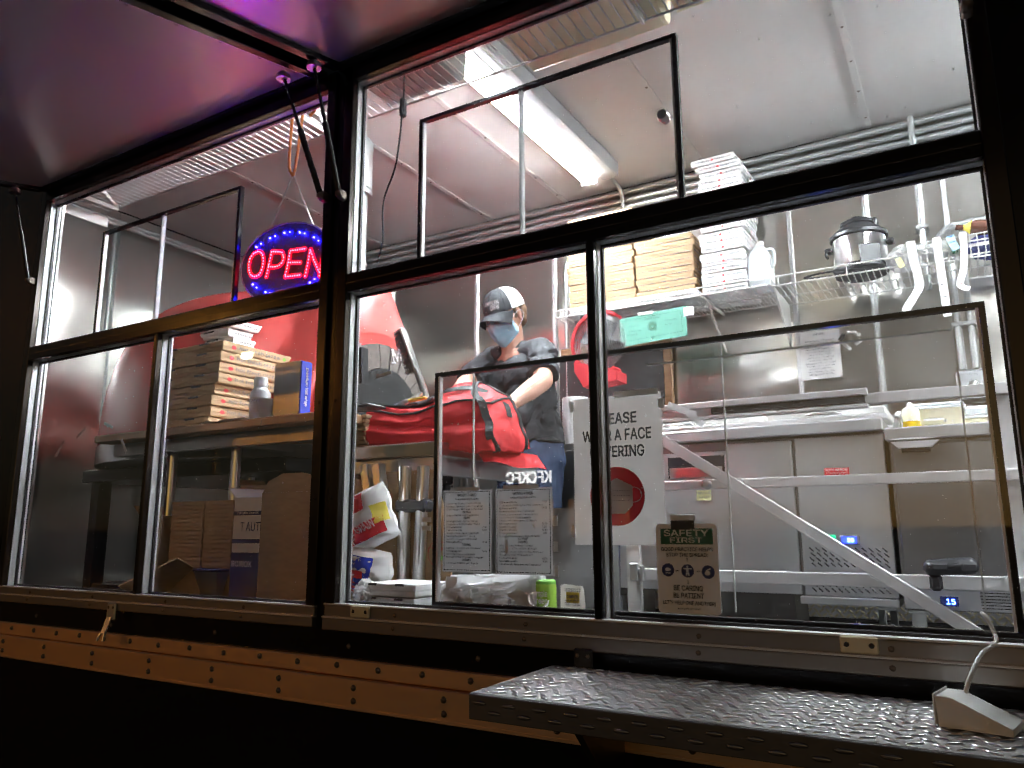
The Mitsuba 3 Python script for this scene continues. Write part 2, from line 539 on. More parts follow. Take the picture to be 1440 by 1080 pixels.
part(ew, 'seam_strip', box(XE0 - 0.02, XE0 + 0.012, 1.0185, 1.0225, 1.06, 3.1, 0.001), 'galvanised')
part(TR, 'cab_partition', box(XE1, XE1 + 0.02, 0.06, YB, ZF, ZC), 'steel')

cl = part(TR, 'ceiling', box(XE0, XE1, 0.06, YB, ZC + 0.004, ZC + 0.03), 'ceiling_paint')
cs = [-3.9, -2.98, -2.20, -1.72, -0.95, -0.22, 0.50, 1.70]
for k, (a, b) in enumerate(zip(cs[:-1], cs[1:])):
    def fn(u, v, a=a, b=b, k=k):
        x, y = a + 0.001 + (b - a - 0.002) * u, 0.062 + 2.136 * v
        e = np.minimum(1, 10 * np.minimum(u, 1 - u))
        return np.stack([x, y, ZC - 0.004 - 0.006 * e * (meshkit.fbm(np.stack([x * 3, y * 2, 0 * x], 1), 3, k) - 0.3)], 1)
    m = grid(20, 40, fn)
    m.invert()
    part(cl, 'ceiling_panel', m, 'ceiling_paint', smooth=True)
for x in cs[1:-1]:
    part(cl, 'seam_strip', box(x - 0.013, x + 0.013, 0.07, 2.19, ZC - 0.010, ZC - 0.0065, 0.001), 'ceiling_paint' if x > -1.0 else 'white_metal')
    for j in range(9):
        part(cl, 'screw', ball((x, 0.2 + 0.235 * j, ZC - 0.0105), 0.0055, 1, (1, 1, 0.5)), 'rivet_metal')

# diamond-plate kick at the foot of the far wall, dark cove below
part(TR, 'kick_plate', box(-1.3, 1.2, YB - 0.022, YB - 0.015, 1.085, 1.205), 'aluminium')
lugs = []
for r_ in range(7):
    for c_ in range(110):
        x, z = -1.28 + c_ * 0.0225 + (0.011 if r_ % 2 else 0), 1.094 + r_ * 0.0175
        lugs.append(move(box(-0.010, 0.010, -0.003, 0.003, -0.0035, 0.0035, 0.0018), (x, YB - 0.024, z), ry=45 if (r_ + c_) % 2 else -45))
part(TR, 'kick_plate_lugs', cat(lugs), 'cream_plastic', kind='stuff')
part(TR, 'cove_base', box(-3.85, 1.65, YB - 0.03, YB - 0.015, ZF + 0.001, 1.084), 'floor_rubber')
part(TR, 'floor_duct', box(-0.92, -0.62, YB - 0.30, YB - 0.035, ZF + 0.001, 1.27, 0.004), 'dark_steel')

# conduits along the top of the far wall
def conduit(pts, r=0.0135, n=10):
    return part(TR, 'conduit', tube(pts, r, n), 'galvanised', smooth=True)


yc = YB - 0.035
conduit([(-3.86, yc, 3.155), (XE1, yc, 3.155)])
for z in (3.110, 3.073, 3.036, 2.999):
    conduit([(-3.2 if z < 3.1 else -3.86, yc, z), (1.2 if z > 3.1 else (0.22 if z > 3.06 else (0.30 if z > 3.02 else 0.12)), yc, z)])
bend = lambda x, z, s: smoothline([(x + s * 0.34, yc, z), (x + s * 0.10, yc, z), (x + s * 0.03, yc, z - 0.03), (x, yc, z - 0.10), (x, yc, z - 0.2)], 18)
conduit(np.vstack([bend(-0.262, 2.958, 1), [(-0.262, yc, 1.90)]]), 0.0135)
conduit(np.vstack([bend(-1.72, 2.90, 1), [(-1.72, yc, 1.9)]]), 0.011)
conduit(np.vstack([bend(-1.05, 2.94, -1), [(-1.05, yc, 2.5)]]), 0.011)
conduit(np.vstack([bend(-0.02, 2.66, 1) + (0, -0.02, 0), [(-0.02, yc - 0.02, 2.45)]]), 0.0135)
conduit([(0.03, yc - .03, 2.5), (0.03, yc - .03, 2.06)], 0.0125)
conduit([(0.075, yc - .03, 2.5), (0.075, yc - .03, 2.06)], 0.0125)
conduit([(-0.055, yc - 0.03, 3.17), (-0.055, yc - 0.03, 2.40)], 0.0125)
conduit([(0.215, yc - 0.03, 3.11), (0.215, yc - 0.03, 1.85)], 0.0145)
conduit([(0.262, yc - 0.01, 3.03), (0.262, yc - 0.01, 1.85)], 0.0125)
conduit([(0.30, yc - 0.01, 2.99), (0.30, yc - 0.01, 1.85)], 0.0125)
for p in ((0.215, yc - 0.02, 3.10), (0.275, yc, 3.02)):
    part(TR, 'conduit_box', box(p[0] - 0.03, p[0] + 0.02, p[1] - 0.03, p[1] + 0.02, p[2] - 0.035, p[2] + 0.03, 0.006), 'galvanised')
for x, z in ((0.03, 2.24), (0.075, 2.24), (-0.055, 2.67), (0.215, 2.72), (-0.50, 3.02), (0.02, 3.0), (-0.262, 2.5)):
    part(TR, 'conduit_clip', box(x - 0.024, x + 0.024, yc - 0.048, yc + 0.02, z - 0.009, z + 0.009, 0.003), 'galvanised')
# conduits along the rear end wall
for z, dx in ((3.12, 0.03), (3.09, 0.05)):
    conduit([(XE0 + dx, 0.1, z), (XE0 + dx, 2.15, z)], 0.012)
conduit([(XE0 + 0.03, 0.98, 3.09), (XE0 + 0.03, 0.98, 2.45)], 0.012)

# outlet, switch box, dark window in the far wall
ob = part(TR, 'outlet_box', box(-0.315, -0.198, yc - 0.03, yc + 0.02, 1.812, 1.90, 0.005), 'galvanised')
part(ob, 'receptacle', box(-0.275, -0.235, yc - 0.036, yc - 0.0302, 1.822, 1.888, 0.003), 'white_plastic')
part(ob, 'plug', box(-0.27, -0.24, yc - 0.055, yc - 0.0365, 1.815, 1.842, 0.004), 'black_plastic')
sw = part(TR, 'switch_box', box(0.002, 0.118, yc - 0.05, yc + 0.02, 1.925, 2.055, 0.012), 'galvanised')
part(sw, 'cover', box(0.014, 0.106, yc - 0.058, yc - 0.0505, 1.935, 2.046, 0.004), 'grey_plastic')
part(sw, 'dial', move(lathe([(0, 0.022), (0.013, 0.02), (0.019, 0.006), (0.019, 0)], n=20), (0.06, yc - 0.058, 1.99), rx=90), 'chrome', smooth=40)
part(sw, 'lettering', stand(text('OFF ON', 0.007), 1, (0.06, yc - 0.0582, 2.028)), 'print_grey')
fw = part(TR, 'far_window', box(-1.75, -1.16, YB - 0.05, YB - 0.018, 2.33, 2.365, 0.003), 'wood_edge')
part(fw, 'dark_opening', box(-1.76, -1.20, YB - 0.045, YB - 0.02, 1.78, 2.329), 'black_plastic')
part(fw, 'side_trim', box(-1.198, -1.16, YB - 0.05, YB - 0.018, 1.70, 2.329, 0.003), 'wood_edge')
# ------------------------------------------------------------------ window frames
def window(x0, x1, z0, z1, mid, mull, sill_h):
    """Outer bronze frame with bright reveals, a middle rail and a lower mullion."""
    b = 0.028
    w = part(TR, 'window_frame', cat(
        box(x0, x0 + b, -0.030, -0.012, z0 + sill_h, z1, 0.002), box(x1 - b, x1, -0.030, -0.012, z0 + sill_h, z1, 0.002),
        box(x0 + b, x1 - b, -0.030, -0.012, z1 - 0.042, z1, 0.002)), 'bronze')
    part(w, 'sill', cat(box(x0, x1, -0.036, -0.012, z0 - 0.002, z0 + sill_h * 0.46, 0.002), box(x0, x1, -0.030, -0.012, z0 + sill_h * 0.47, z0 + sill_h, 0.002),
                        box(x0, x1, -0.012, 0.050, z0, z0 + sill_h - 0.004, 0.001)), 'sill_metal')
    part(w, 'sill_edge', cat(box(x0, x1, -0.0375, -0.012, z0 + sill_h * 0.46, z0 + sill_h * 0.46 + 0.003), box(x0, x1, -0.032, -0.010, z0 + sill_h, z0 + sill_h + 0.003)), 'aluminium')
    part(w, 'reveal', cat(box(x0, x0 + b + 0.001, -0.012, 0.022, z0 + sill_h, z1), box(x1 - b - 0.001, x1, -0.012, 0.022, z0 + sill_h, z1),
                          box(x0 + b, x1 - b, -0.012, 0.022, z1 - 0.043, z1)), 'aluminium')
    part(w, 'middle_rail', box(x0 + b, x1 - b, -0.029, -0.012, mid[0], mid[1], 0.002), 'black_frame')
    part(w, 'middle_rail_groove', box(x0 + b, x1 - b, -0.0305, -0.028, mid[0] + 0.019, mid[0] + 0.0215), 'black_plastic')
    part(w, 'middle_rail_back', box(x0 + b, x1 - b, -0.012, 0.022, mid[0] - 0.001, mid[1] + 0.001), 'aluminium')
    part(w, 'mullion', box(mull[0], mull[1], -0.029, -0.012, z0 + sill_h + 0.0032, mid[0] - 0.0005, 0.002), 'black_frame' if x0 > -2 else 'bronze')
    part(w, 'mullion_back', box(mull[0], mull[1] + 0.001, -0.012, 0.022, z0 + sill_h + 0.0032, mid[0] - 0.001), 'aluminium')
    for ax, bx, az, bz in ((x0 + b, x1 - b, mid[1], z1 - 0.042), (x0 + b, mull[0], z0 + sill_h, mid[0]), (mull[1], x1 - b, z0 + sill_h, mid[0])):
        part(w, 'pane', grid(1, 1, lambda u, v: np.stack([ax + (bx - ax) * u, 0 * u + 0.010, az + (bz - az) * v], 1)), 'glass')
        part(w, 'gasket', cat(box(ax, bx, 0.006, 0.014, az, az + 0.006), box(ax, bx, 0.006, 0.014, bz - 0.006, bz), box(ax, ax + 0.005, 0.0062, 0.0138, az + .006, bz - .006),
                              box(bx - 0.005, bx, 0.0062, 0.0138, az + .006, bz - .006)), 'black_plastic')
    for x in np.arange(x0 + 0.2, x1, 0.31):
        for z in (z0 + sill_h * 0.22, z0 + sill_h * 0.73):
            part(w, 'screw', ball((x + 0.02 * math.sin(9 * x), -0.036 if z < z0 + sill_h * .4 else -0.030, z), 0.0045, 1, (1, 0.5, 1)), 'rivet_metal')
    return w


w1 = window(*W1, (1.993, 2.037), (-1.921, -1.905), 0.040)
w2 = window(*W2, (1.996, 2.040), (-0.588, -0.572), 0.050)
# the dark post between the two windows
part(TR, 'window_post', box(-1.2618, -1.2322, -0.020, 0.05, 1.24, 2.60), 'black_paint')
for (x, z) in ((-1.273, 1.52), (-1.222, 1.52), (-1.272, 1.74), (-1.222, 1.74), (-1.273, 2.2), (-1.222, 2.2)):
    part(w1, 'screw', ball((x, -0.030, z), 0.0042, 1, (1, 0.5, 1)), 'black_plastic')


def slider(x0, x1, z0, z1, vert=None, left=True):
    """An inner sliding pane with a slim black frame."""
    y0, y1, t = 0.028, 0.042, 0.009
    s = thing('sliding_window', SL.pop(0), 'sliding window')
    part(s, 'frame', cat(box(x0, x1, y0, y1, z1 - t, z1, .001), box(x0, x1, y0, y1, z0, z0 + t, .001), box(x1 - t, x1, y0, y1, z0 + t, z1 - t, .001),
                         box(x0, x0 + t, y0, y1, z0 + t, z1 - t, .001)), 'black_frame')
    part(s, 'frame_lining', cat(box(x0 + t, x0 + t + 0.004, y0 + .001, y1 - .001, z0 + t, z1 - t), box(x1 - t - 0.004, x1 - t, y0 + .001, y1 - .001, z0 + t, z1 - t)), 'aluminium')
    part(s, 'pane', grid(1, 1, lambda u, v: np.stack([x0 + t + (x1 - x0 - 2 * t) * u, 0 * u + 0.036, z0 + t + (z1 - z0 - 2 * t) * v], 1)), 'glass')
    if vert:
        part(s, 'meeting_strip', cat(box(vert - 0.0035, vert - 0.0025, y0 + .003, y1 + .002, z0 + t, z1 - t), box(vert + 0.0025, vert + 0.0033, y0 + .003, y1 + .002, z0 + t, z1 - t)), 'acrylic_edge')
    return s


def specks(root, x0, x1, z0, z1, y, n, seed):
    r_ = np.random.default_rng(seed)
    cx_, cz_ = r_.uniform(x0, x1, n), r_.uniform(z0, z1, n)
    s_ = r_.uniform(.0004, .0011, n) * (1 + 1.5 * (r_.random(n) > .93))
    v_, f_ = [], []
    for a_, c_, e_ in zip(cx_, cz_, s_):
        b_ = len(v_)
        v_ += [(a_ - e_, y, c_), (a_, y, c_ - e_), (a_ + e_, y, c_), (a_, y, c_ + e_ * r_.uniform(1, 2.5))]
        f_ += [(b_, b_ + 1, b_ + 2), (b_, b_ + 2, b_ + 3)]
    part(root, 'dust_specks', trimesh.Trimesh(np.array(v_), np.array(f_), process=False), 'paper', kind='stuff')


specks(w1, -2.55, -1.30, 1.30, 2.52, .0085, 500, 1)
specks(w2, -1.18, .05, 1.30, 2.52, .0085, 1100, 2)

SL = ['slim black framed sliding pane in the top half of the left window', 'slim black framed sliding pane with a round knob in the top half of the right window',
      'long low sliding pane with a black top rail in the bottom half of the right window']
slider(-2.323, -1.668, 2.046, 2.400, -2.02)
s2 = slider(-1.042, -0.407, 2.050, 2.414, -0.765)
kn = (-0.434, 0.03, 2.231)
part(s2, 'knob', move(lathe([(0, 0.03), (0.010, 0.028), (0.012, 0.018), (0.006, 0.008), (0.008, 0.0)], n=16), (kn[0], 0.028, kn[2]), rx=90), 'chrome', smooth=40)
s3 = slider(-0.985, 0.050, 1.293, 1.788, None)
for a, b, c, d in ((-0.895, -0.893, 1.55, 1.78), (-0.360, -0.358, 1.31, 1.778), (0.004, 0.0062, 1.31, 1.76)):
    part(s3, 'glass_edge', box(a, b, 0.044, 0.050, c, d), 'acrylic_edge')
part(s3, 'glass_edge', box(-0.50, 0.004, 0.044, 0.050, 1.753, 1.7552), 'acrylic_edge')
# strips of old tape left on the panes
for u_, (cx, cz, a, l) in enumerate(((-2.298, 1.742, 32, 0.05), (-2.405, 1.700, 50, 0.06), (-2.075, 1.690, -52, 0.045), (-2.16, 1.755, -20, 0.045), (-1.115, 1.795, 8, 0.045))):
    part(w1 if u_ < 4 else w2, 'tape_strip', move(box(-l / 2, l / 2, -0.0005, 0.0005, -0.004, 0.004), (cx, 0.0085, cz), ry=-a), 'thin_paper')
for x, z, a, l in ((-1.0005, 1.47, 90, 0.012), (-1.0005, 1.452, 90, 0.012)):
    part(s3, 'tape_strip', box(x - 0.012, x + 0.012, 0.026, 0.0275, z - 0.005, z + 0.005), 'white_plastic')

# ------------------------------------------------------------------ awnings, hinged over each window
AZ = lambda y, off=0.0: 2.578 + 0.22 * (y + 0.04) - off
for x0, x1, nm in ((-2.60, -1.300, 0), (-1.258, 0.34, 1)):
    a = part(TR, 'awning', grid(24, 12, lambda u, v: np.stack([x0 + (x1 - x0) * u, -0.045 - 0.95 * v, AZ(-0.045 - 0.95 * v) + 0.012 + 0.006 * (meshkit.fbm(np.stack([u * 5, v * 4, 0 * u + nm], 1), 3) - .5)], 1)), 'awning_metal', smooth=True)
    part(a, 'outer_skin', grid(1, 1, lambda u, v: np.stack([x0 + (x1 - x0) * u, -0.045 - 0.95 * v, AZ(-0.045 - 0.95 * v) + 0.04], 1)), 'black_paint')
    part(a, 'frame', cat(bar((x0 + .012, -0.045, AZ(-0.045) + .016), (x0 + .012, -0.995, AZ(-0.995) + .016), 0.024, 0.036, b=.002), bar((x1 - .012, -0.045, AZ(-0.045) + .016), (x1 - .012, -0.995, AZ(-0.995) + .016), 0.024, 0.036, b=.002),
                         bar((x0, -0.985, AZ(-0.985) + .016), (x1, -0.985, AZ(-0.985) + .016), 0.024, 0.036, b=.002)), 'black_frame')
    part(a, 'hinge', bar((x0, -0.036, 2.590), (x1, -0.036, 2.590), 0.030, 0.016, b=.003), 'black_plastic')
    part(a, 'lip', bar((x1 - .026, -0.06, AZ(-0.06) + .004), (x1 - .026, -0.98, AZ(-0.98) + .004), 0.006, 0.008), 'aluminium')
    for k in range(8):
        y = -0.09 - 0.11 * k
        part(a, 'screw', ball((x1 - 0.045, y, AZ(y) + 0.010), 0.004, 1, (1, 1, .6)), 'rivet_metal')


def strut(lo, hi):
    lo, hi = np.array(lo), np.array(hi)
    s = part(TR, 'gas_strut', cat(tube([lo, lo + 0.55 * (hi - lo)], 0.0075, 10), tube([lo + 0.55 * (hi - lo), lo + 0.56 * (hi - lo), hi], [0.0045, 0.004, 0.004], 8)), 'black_plastic', smooth=40)
    part(s, 'ball_joint', cat(ball(lo, 0.010, 1), box(lo[0] - 0.008, lo[0] + 0.008, lo[1], -0.028, lo[2] - 0.012, lo[2] + 0.012, .003)), 'rivet_metal')
    part(s, 'bracket', cat(move(lathe([(0, 0), (0.018, 0), (0.016, 0.012), (0.008, 0.02), (0, 0.02)], n=16), hi + (0, 0, -0.008)), ball(hi, 0.010, 1)), 'galvanised', smooth=40)


strut((-1.278, -0.05, 2.246), (-1.345, -0.125, 2.545))
strut((-1.218, -0.05, 2.236), (-1.248, -0.120, 2.545))
strut((-2.592, -0.05, 2.262), (-2.585, -0.125, 2.545))
st = (0.058, -0.03, 2.25)
strut((0.072, -0.05, 2.236), (0.10, -0.125, 2.545))
# latches and hinge blocks on the sills
def latch(x, z, long, mt):
    l = part(TR, 'latch', box(x - 0.018, x + 0.018, -0.044, -0.0365, z - 0.022, z + 0.022, .003), mt)
    part(l, 'tongue', cat(bar((x, -0.045, z - 0.015), (x + 0.002, -0.060, z - long), 0.020, 0.004, up=(0, -1, 0.3)),
                          bar((x - .007, -0.060, z - long + .004), (x - .013, -0.066, z - long - 0.018), 0.006, 0.004, up=(0, -1, .3)), bar((x + .009, -0.060, z - long + .004), (x + .012, -0.066, z - long - 0.018), 0.006, 0.004, up=(0, -1, .3))), 'galvanised')
    for s in (-1, 1):
        part(l, 'screw', ball((x + s * 0.010, -0.044, z + 0.01), 0.004, 1, (1, .5, 1)), 'rivet_metal')


latch(-1.985, 1.240, 0.055, 'galvanised')
latch(-0.605, 1.222, 0.050, 'black_plastic')
for x in (-1.125, 0.030 - 0.19):
    hb = part(TR, 'hinge_block', box(x - 0.026, x + 0.026, -0.037, -0.0305, 1.268, 1.292, .002), 'cream_plastic')
    for s in (-1, 1):
        part(hb, 'screw', ball((x + s * 0.017, -0.037, 1.28), 0.004, 1, (1, .5, 1)), 'black_plastic')

# ------------------------------------------------------------------ ceiling lights
for x, lab in ((-1.43, 'long bright strip light with a grey housing on the kitchen ceiling'), (0.62, 'strip light on the ceiling at the cab end of the kitchen')):
    L = thing('ceiling_light', lab, 'ceiling light', 'strip lights on the kitchen ceiling' if False else None)
    y0, y1 = 0.45, 1.85
    part(L, 'housing', box(x - 0.060, x + 0.050, y0 - 0.02, y1 + 0.02, 3.124, 3.186, 0.006), 'grey_plastic')
    part(L, 'wireway', box(x + 0.052, x + 0.135, y0 - 0.04, y1 + 0.05, 3.112, 3.188, 0.004), 'grey_plastic')
    ang = np.linspace(math.pi, 2 * math.pi, 13)
    prof = np.stack([x + 0.042 * np.cos(ang), 3.123 + 0.036 * np.sin(ang)], 1)
    d = extr(Polygon(list(map(tuple, prof)) + [(x + 0.042, 3.1235), (x - 0.042, 3.1235)]), y1 - y0)
    d.apply_transform(np.array([[1, 0, 0, 0], [0, 0, -1, y1], [0, 1, 0, 0], [0, 0, 0, 1.0]]))
    part(L, 'diffuser', d, 'white_plastic', emitter=lamp(50, 55, 58) if x < 0 else lamp(38, 41, 43))
    part(L, 'end_cap', box(x - 0.044, x + 0.044, y1 + 0.0005, y1 + 0.012, 3.085, 3.1235, 0.004), 'white_plastic')
conduit(smoothline([(-1.40, 1.87, 3.17), (-1.38, 1.98, 3.17), (-1.37, 2.10, 3.14), (-1.375, 2.145, 3.05), (-1.375, 2.15, 2.93)], 16), 0.011)

# ------------------------------------------------------------------ street behind the photographer
sl = thing('street_lamp', 'tall street lamp with an amber head behind the photographer', 'street lamp')
LP = (-16.9, -12.7, 6.2)
part(sl, 'pole', tube([(LP[0] - 1.6, LP[1] - .4, 0), (LP[0] - 1.6, LP[1] - .4, 6.4)], [0.09, 0.055], 12), 'galvanised', smooth=40)
part(sl, 'arm', tube(smoothline([(LP[0] - 1.6, LP[1] - .4, 6.35), (LP[0] - 1.0, LP[1] - .25, 6.5), (LP[0], LP[1], 6.42)], 12), 0.04, 10), 'galvanised', smooth=True)
part(sl, 'head', box(LP[0] - 0.45, LP[0] + 0.45, LP[1] - 0.2, LP[1] + 0.2, LP[2] + 0.08, LP[2] + 0.24, 0.05), 'grey_plastic')
part(sl, 'globe', ball(LP, 0.12, 2, (1.6, 1, 0.6)), 'white_plastic', smooth=True, emitter=lamp(340, 128, 18))

# ------------------------------------------------------------------ prep fridge
F = thing('prep_fridge', 'long pale steel prep fridge with two doors, vent slots and a blue temperature display', 'fridge')
fy = 1.50
part(F, 'cabinet', box(-1.25, -0.222, fy + 0.022, 1.92, 1.222, 1.764, .002), 'dark_steel')
part(F, 'counter', box(-1.26, -0.222, fy - 0.020, 1.95, 1.766, 1.808, .004), 'fridge_steel')
part(F, 'lid_rail', box(-1.255, -0.208, fy + 0.005, 1.56, 1.8085, 1.826, .002), 'aluminium')
for a, b in ((-1.24, -0.612), (-0.600, -0.212)):
    l = part(F, 'lid', box(a, b, fy + 0.02, 1.86, 1.8265, 1.853, .004), 'white_metal')
    part(l, 'handle', tube(smoothline([((a + b) / 2 - .05, fy + .02, 1.834), ((a + b) / 2 - .048, fy - .005, 1.834), ((a + b) / 2 + .048, fy - .005, 1.834), ((a + b) / 2 + .05, fy + .02, 1.834)], 14), 0.005, 8), 'chrome', smooth=True)
d1 = part(F, 'door', box(-1.245, -0.748, fy, fy + 0.02, 1.226, 1.728, .003), 'fridge_steel')
part(d1, 'handle_recess', box(-0.970, -0.757, fy - 0.004, fy - 0.0005, 1.632, 1.712), 'black_plastic')
part(d1, 'handle_plate', box(-0.964, -0.764, fy - 0.010, fy - 0.0045, 1.632, 1.672, .002), 'steel')
nt = part(d1, 'note', box(-0.866, -0.812, fy - 0.003, fy - 0.0005, 1.549, 1.586), 'yellow_note', label='small pale yellow handwritten note stuck on the fridge door')
part(nt, 'handwriting', cat(stand(text('FRESH MO', 0.008), 1, (-0.839, fy - 0.0032, 1.572)), stand(text('use first', 0.007), 1, (-0.839, fy - 0.0032, 1.558))), 'print_grey')
part(F, 'door', box(-0.744, -0.520, fy, fy + 0.02, 1.226, 1.752, .003), 'fridge_steel')
g = part(F, 'grille_panel', box(-0.508, -0.224, fy - 0.001, fy + 0.02, 1.224, 1.756, .003), 'fridge_steel')
slots = []
for r_ in range(9):
    for c_ in range(12 if r_ != 4 else 0):
        slots.append(move(box(-0.0095, 0.0095, -0.001, 0.003, -0.0022, 0.0022, .001), (-0.478 + c_ * 0.0206 + (0.004 if r_ % 2 else 0), fy - 0.0012, 1.244 + r_ * 0.0165), ry=42))
for s_ in slots:
    part(g, 'vent_slot', s_, 'print_black')
nm = part(g, 'name_plate', box(-0.416, -0.338, fy - 0.004, fy - 0.0015, 1.625, 1.648), 'print_red', label='small red maker plate')
part(nm, 'lettering', cat(stand(text('NORTH AMERICAN', 0.0075, True, wide=.070), 1, (-0.377, fy - 0.0042, 1.638)), stand(text('RESTAURANT EQUIPMENT', 0.0055, wide=.068), 1, (-0.377, fy - 0.0042, 1.6285))), 'print_white')
dp = part(g, 'display', box(-0.386, -0.323, fy - 0.006, fy - 0.0015, 1.393, 1.423, .002), 'grey_plastic')
part(dp, 'screen', box(-0.378, -0.334, fy - 0.008, fy - 0.0065, 1.397, 1.419), 'print_navy', emitter=lamp(0.02, 0.05, 1.6))
part(dp, 'digits', stand(text('35', 0.013), 1, (-0.352, fy - 0.0085, 1.4015)), 'print_blue', emitter=lamp(1.2, 2.6, 14))
part(g, 'power_switch', box(-0.417, -0.397, fy - 0.006, fy - 0.0015, 1.400, 1.425, .003), 'print_darkgreen', emitter=lamp(0.0, 0.25, 0.10))
part(F, 'bottom_rail', box(-0.525, -0.222, fy - 0.004, 1.90, 1.196, 1.2215, .003), 'fridge_steel')


def caster(root, x, y, zt, turn):
    c = part(root, 'caster', cat(box(x - .028, x + .028, y - .025, y + .03, zt - 0.010, zt, .002), move(cat(box(-.022, -.018, -.02, .02, -0.075, 0.0), box(.018, .022, -.02, .02, -0.075, 0.0)), (x, y, zt - 0.0105), rz=turn)), 'galvanised')
    part(c, 'wheel', move(move(lathe([(0, -.014), (.030, -.014), (.044, -.011), (.048, 0), (.044, .011), (.030, .014), (0, .014)], n=28), (0, 0, 0), ry=90), (x, y + .005, zt - 0.097), rz=turn), 'grey_plastic', smooth=40)


caster(F, -0.262, fy + 0.03, 1.195, 35)
caster(F, -1.20, fy + 0.03, 1.195, 0)
# second fridge, nearer the cab
F2 = thing('drawer_fridge', 'dark steel drawer fridge at the far right under a long counter, display glowing blue', 'fridge')
gy = 1.48
part(F2, 'cabinet', box(-0.210, 1.2, gy + .022, 1.92, 1.192, 1.728), 'dark_steel')
part(F2, 'counter', box(-0.218, 1.21, gy - 0.012, 1.95, 1.7285, 1.770, .004), 'fridge_steel')
dr_ = part(F2, 'drawer', box(-0.200, 0.48, gy, gy + .02, 1.262, 1.715, .003), 'dark_steel')
hp = Polygon([(-0.202, 1.722), (-0.062, 1.722), (-0.085, 1.700), (-0.180, 1.700)])
part(dr_, 'pull', stand(hp, 0.022, (0, gy - .0005, 0)), 'aluminium')
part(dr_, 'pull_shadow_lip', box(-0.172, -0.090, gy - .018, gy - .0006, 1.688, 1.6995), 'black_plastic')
part(F2, 'drawer', box(0.49, 1.18, gy, gy + .02, 1.262, 1.715, .003), 'dark_steel')
part(F2, 'rating_label', box(0.105, 0.16, gy - .002, gy - .0005, 1.69, 1.712), 'white_plastic')
kp = part(F2, 'kick_panel', box(-0.208, 1.19, gy + .004, gy + .021, 1.196, 1.258, .002), 'fridge_steel')
part(kp, 'screen', box(-0.108, -0.058, gy + .000, gy + .0035, 1.209, 1.238, .001), 'print_navy')
part(kp, 'digits', stand(text('15', 0.016), 1, (-0.079, gy - .0005, 1.215)), 'print_blue', emitter=lamp(0.6, 1.8, 13))
for k in range(6):
    part(kp, 'vent_slot', box(0.0, 0.42, gy + .002, gy + .0037, 1.205 + k * .009, 1.2078 + k * .009), 'print_black')
caster(F2, -0.172, gy + 0.03, 1.191, 90)

# tubs and bottle on the counter
TB = thing('food_tub', 'large clear tub of pale dough in front of the wall at the right', 'tub')
part(TB, 'tub', tm(m3.Manifold.hull_points(np.array([(x * s, y * s, z) for z, s in ((0, .93), (.066, 1.0)) for x in (-.072, .072) for y in (-.09, .09)]))).apply_translation((-0.060, 1.66, 1.7705)), 'cream_food')
part(TB, 'rim', cat(box(-0.142, 0.022, 1.56, 1.76, 1.837, 1.843, .002), box(-0.138, 0.018, 1.565, 1.755, 1.843, 1.856, .006)), 'milky')
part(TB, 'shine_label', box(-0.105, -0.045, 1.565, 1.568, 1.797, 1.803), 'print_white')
TB2 = thing('food_tub', 'small lidded tub at the right end beside the big dough tub', 'tub')
part(TB2, 'tub', box(0.002, 0.120, 1.60, 1.78, 1.7705, 1.800, .006), 'cream_food')
part(TB2, 'lid', cat(box(-0.004, 0.126, 1.595, 1.785, 1.8003, 1.806, .002), box(0.010, 0.112, 1.61, 1.77, 1.806, 1.842, .010)), 'milky')
SQ = thing('squeeze_bottle', 'white topped squeeze bottle of yellow oil left of the dough tub', 'bottle')
part(SQ, 'bottle', lathe([(0, 0.026), (.026, .026), (.027, .055), (.024, .068), (.012, .076), (0, .076)], (-0.140, 1.56, 1.7705), 24), 'cream_food', smooth=40)
part(SQ, 'oil', lathe([(0, 0), (.025, 0), (.0262, .004), (.0262, .0255), (0, .0255)], (-0.140, 1.56, 1.7705), 24), 'oil', smooth=40)
part(SQ, 'nozzle', lathe([(0, .0762), (.012, .0765), (.011, .084), (.004, .09), (.003, .108), (0, .108)], (-0.140, 1.56, 1.7705), 16), 'white_plastic', smooth=40)
solo('dough_scraper', cat(move(box(-.004, .004, -.03, .03, 0, .05, .003), (-0.176, 1.58, 1.7705), rx=-25), ball((-.176, 1.575, 1.822), .014, 2, (1, 1, 1))), 'white_plastic', 'small white scoop leaning beside the squeeze bottle', 'scoop', smooth=40)

# aluminium folding rack standing in front of the fridges
B = thing('folding_rack', 'bright aluminium rack of three rails and a long diagonal bar before the fridges', 'rack')
by = 1.25
part(B, 'rail', box(-1.185, 0.153, by, by + .028, 1.822, 1.856, .002), 'aluminium')
part(B, 'channel', cat(box(-1.185, -0.235, by - .022, by - .002, 1.849, 1.870, .002), box(-1.185, -0.2352, by - .022, by - .002, 1.809, 1.8215, .002)), 'aluminium')
part(B, 'channel_slot', box(-0.72, -0.245, by - .014, by - .003, 1.828, 1.848), 'print_black')
part(B, 'rail', box(-1.185, 0.153, by, by + .025, 1.5775, 1.609, .002), 'aluminium')
part(B, 'rail', box(-1.033, 0.153, by, by + .025, 1.274, 1.3135, .002), 'aluminium')
part(B, 'diagonal', bar((-0.934, by - .024, 1.777), (0.022, by - .024, 1.134), 0.010, 0.037, up=(0.56, 0, .83), b=.002), 'aluminium')
part(B, 'post', box(-1.063, -1.011, by + .0295, by + .05, 1.056, 1.78, .002), 'white_metal')
part(B, 'post', box(0.090, 0.129, by + .0295, by + .05, 1.056, 1.86, .002), 'aluminium')
for x, z in ((-0.751, 1.594), (-0.646, 1.594)):
    part(B, 'bolt', move(lathe([(0, .025), (.011, .023), (.017, .011), (.017, 0)], n=14), (x, by - .001, z), rx=90), 'chrome', smooth=40)
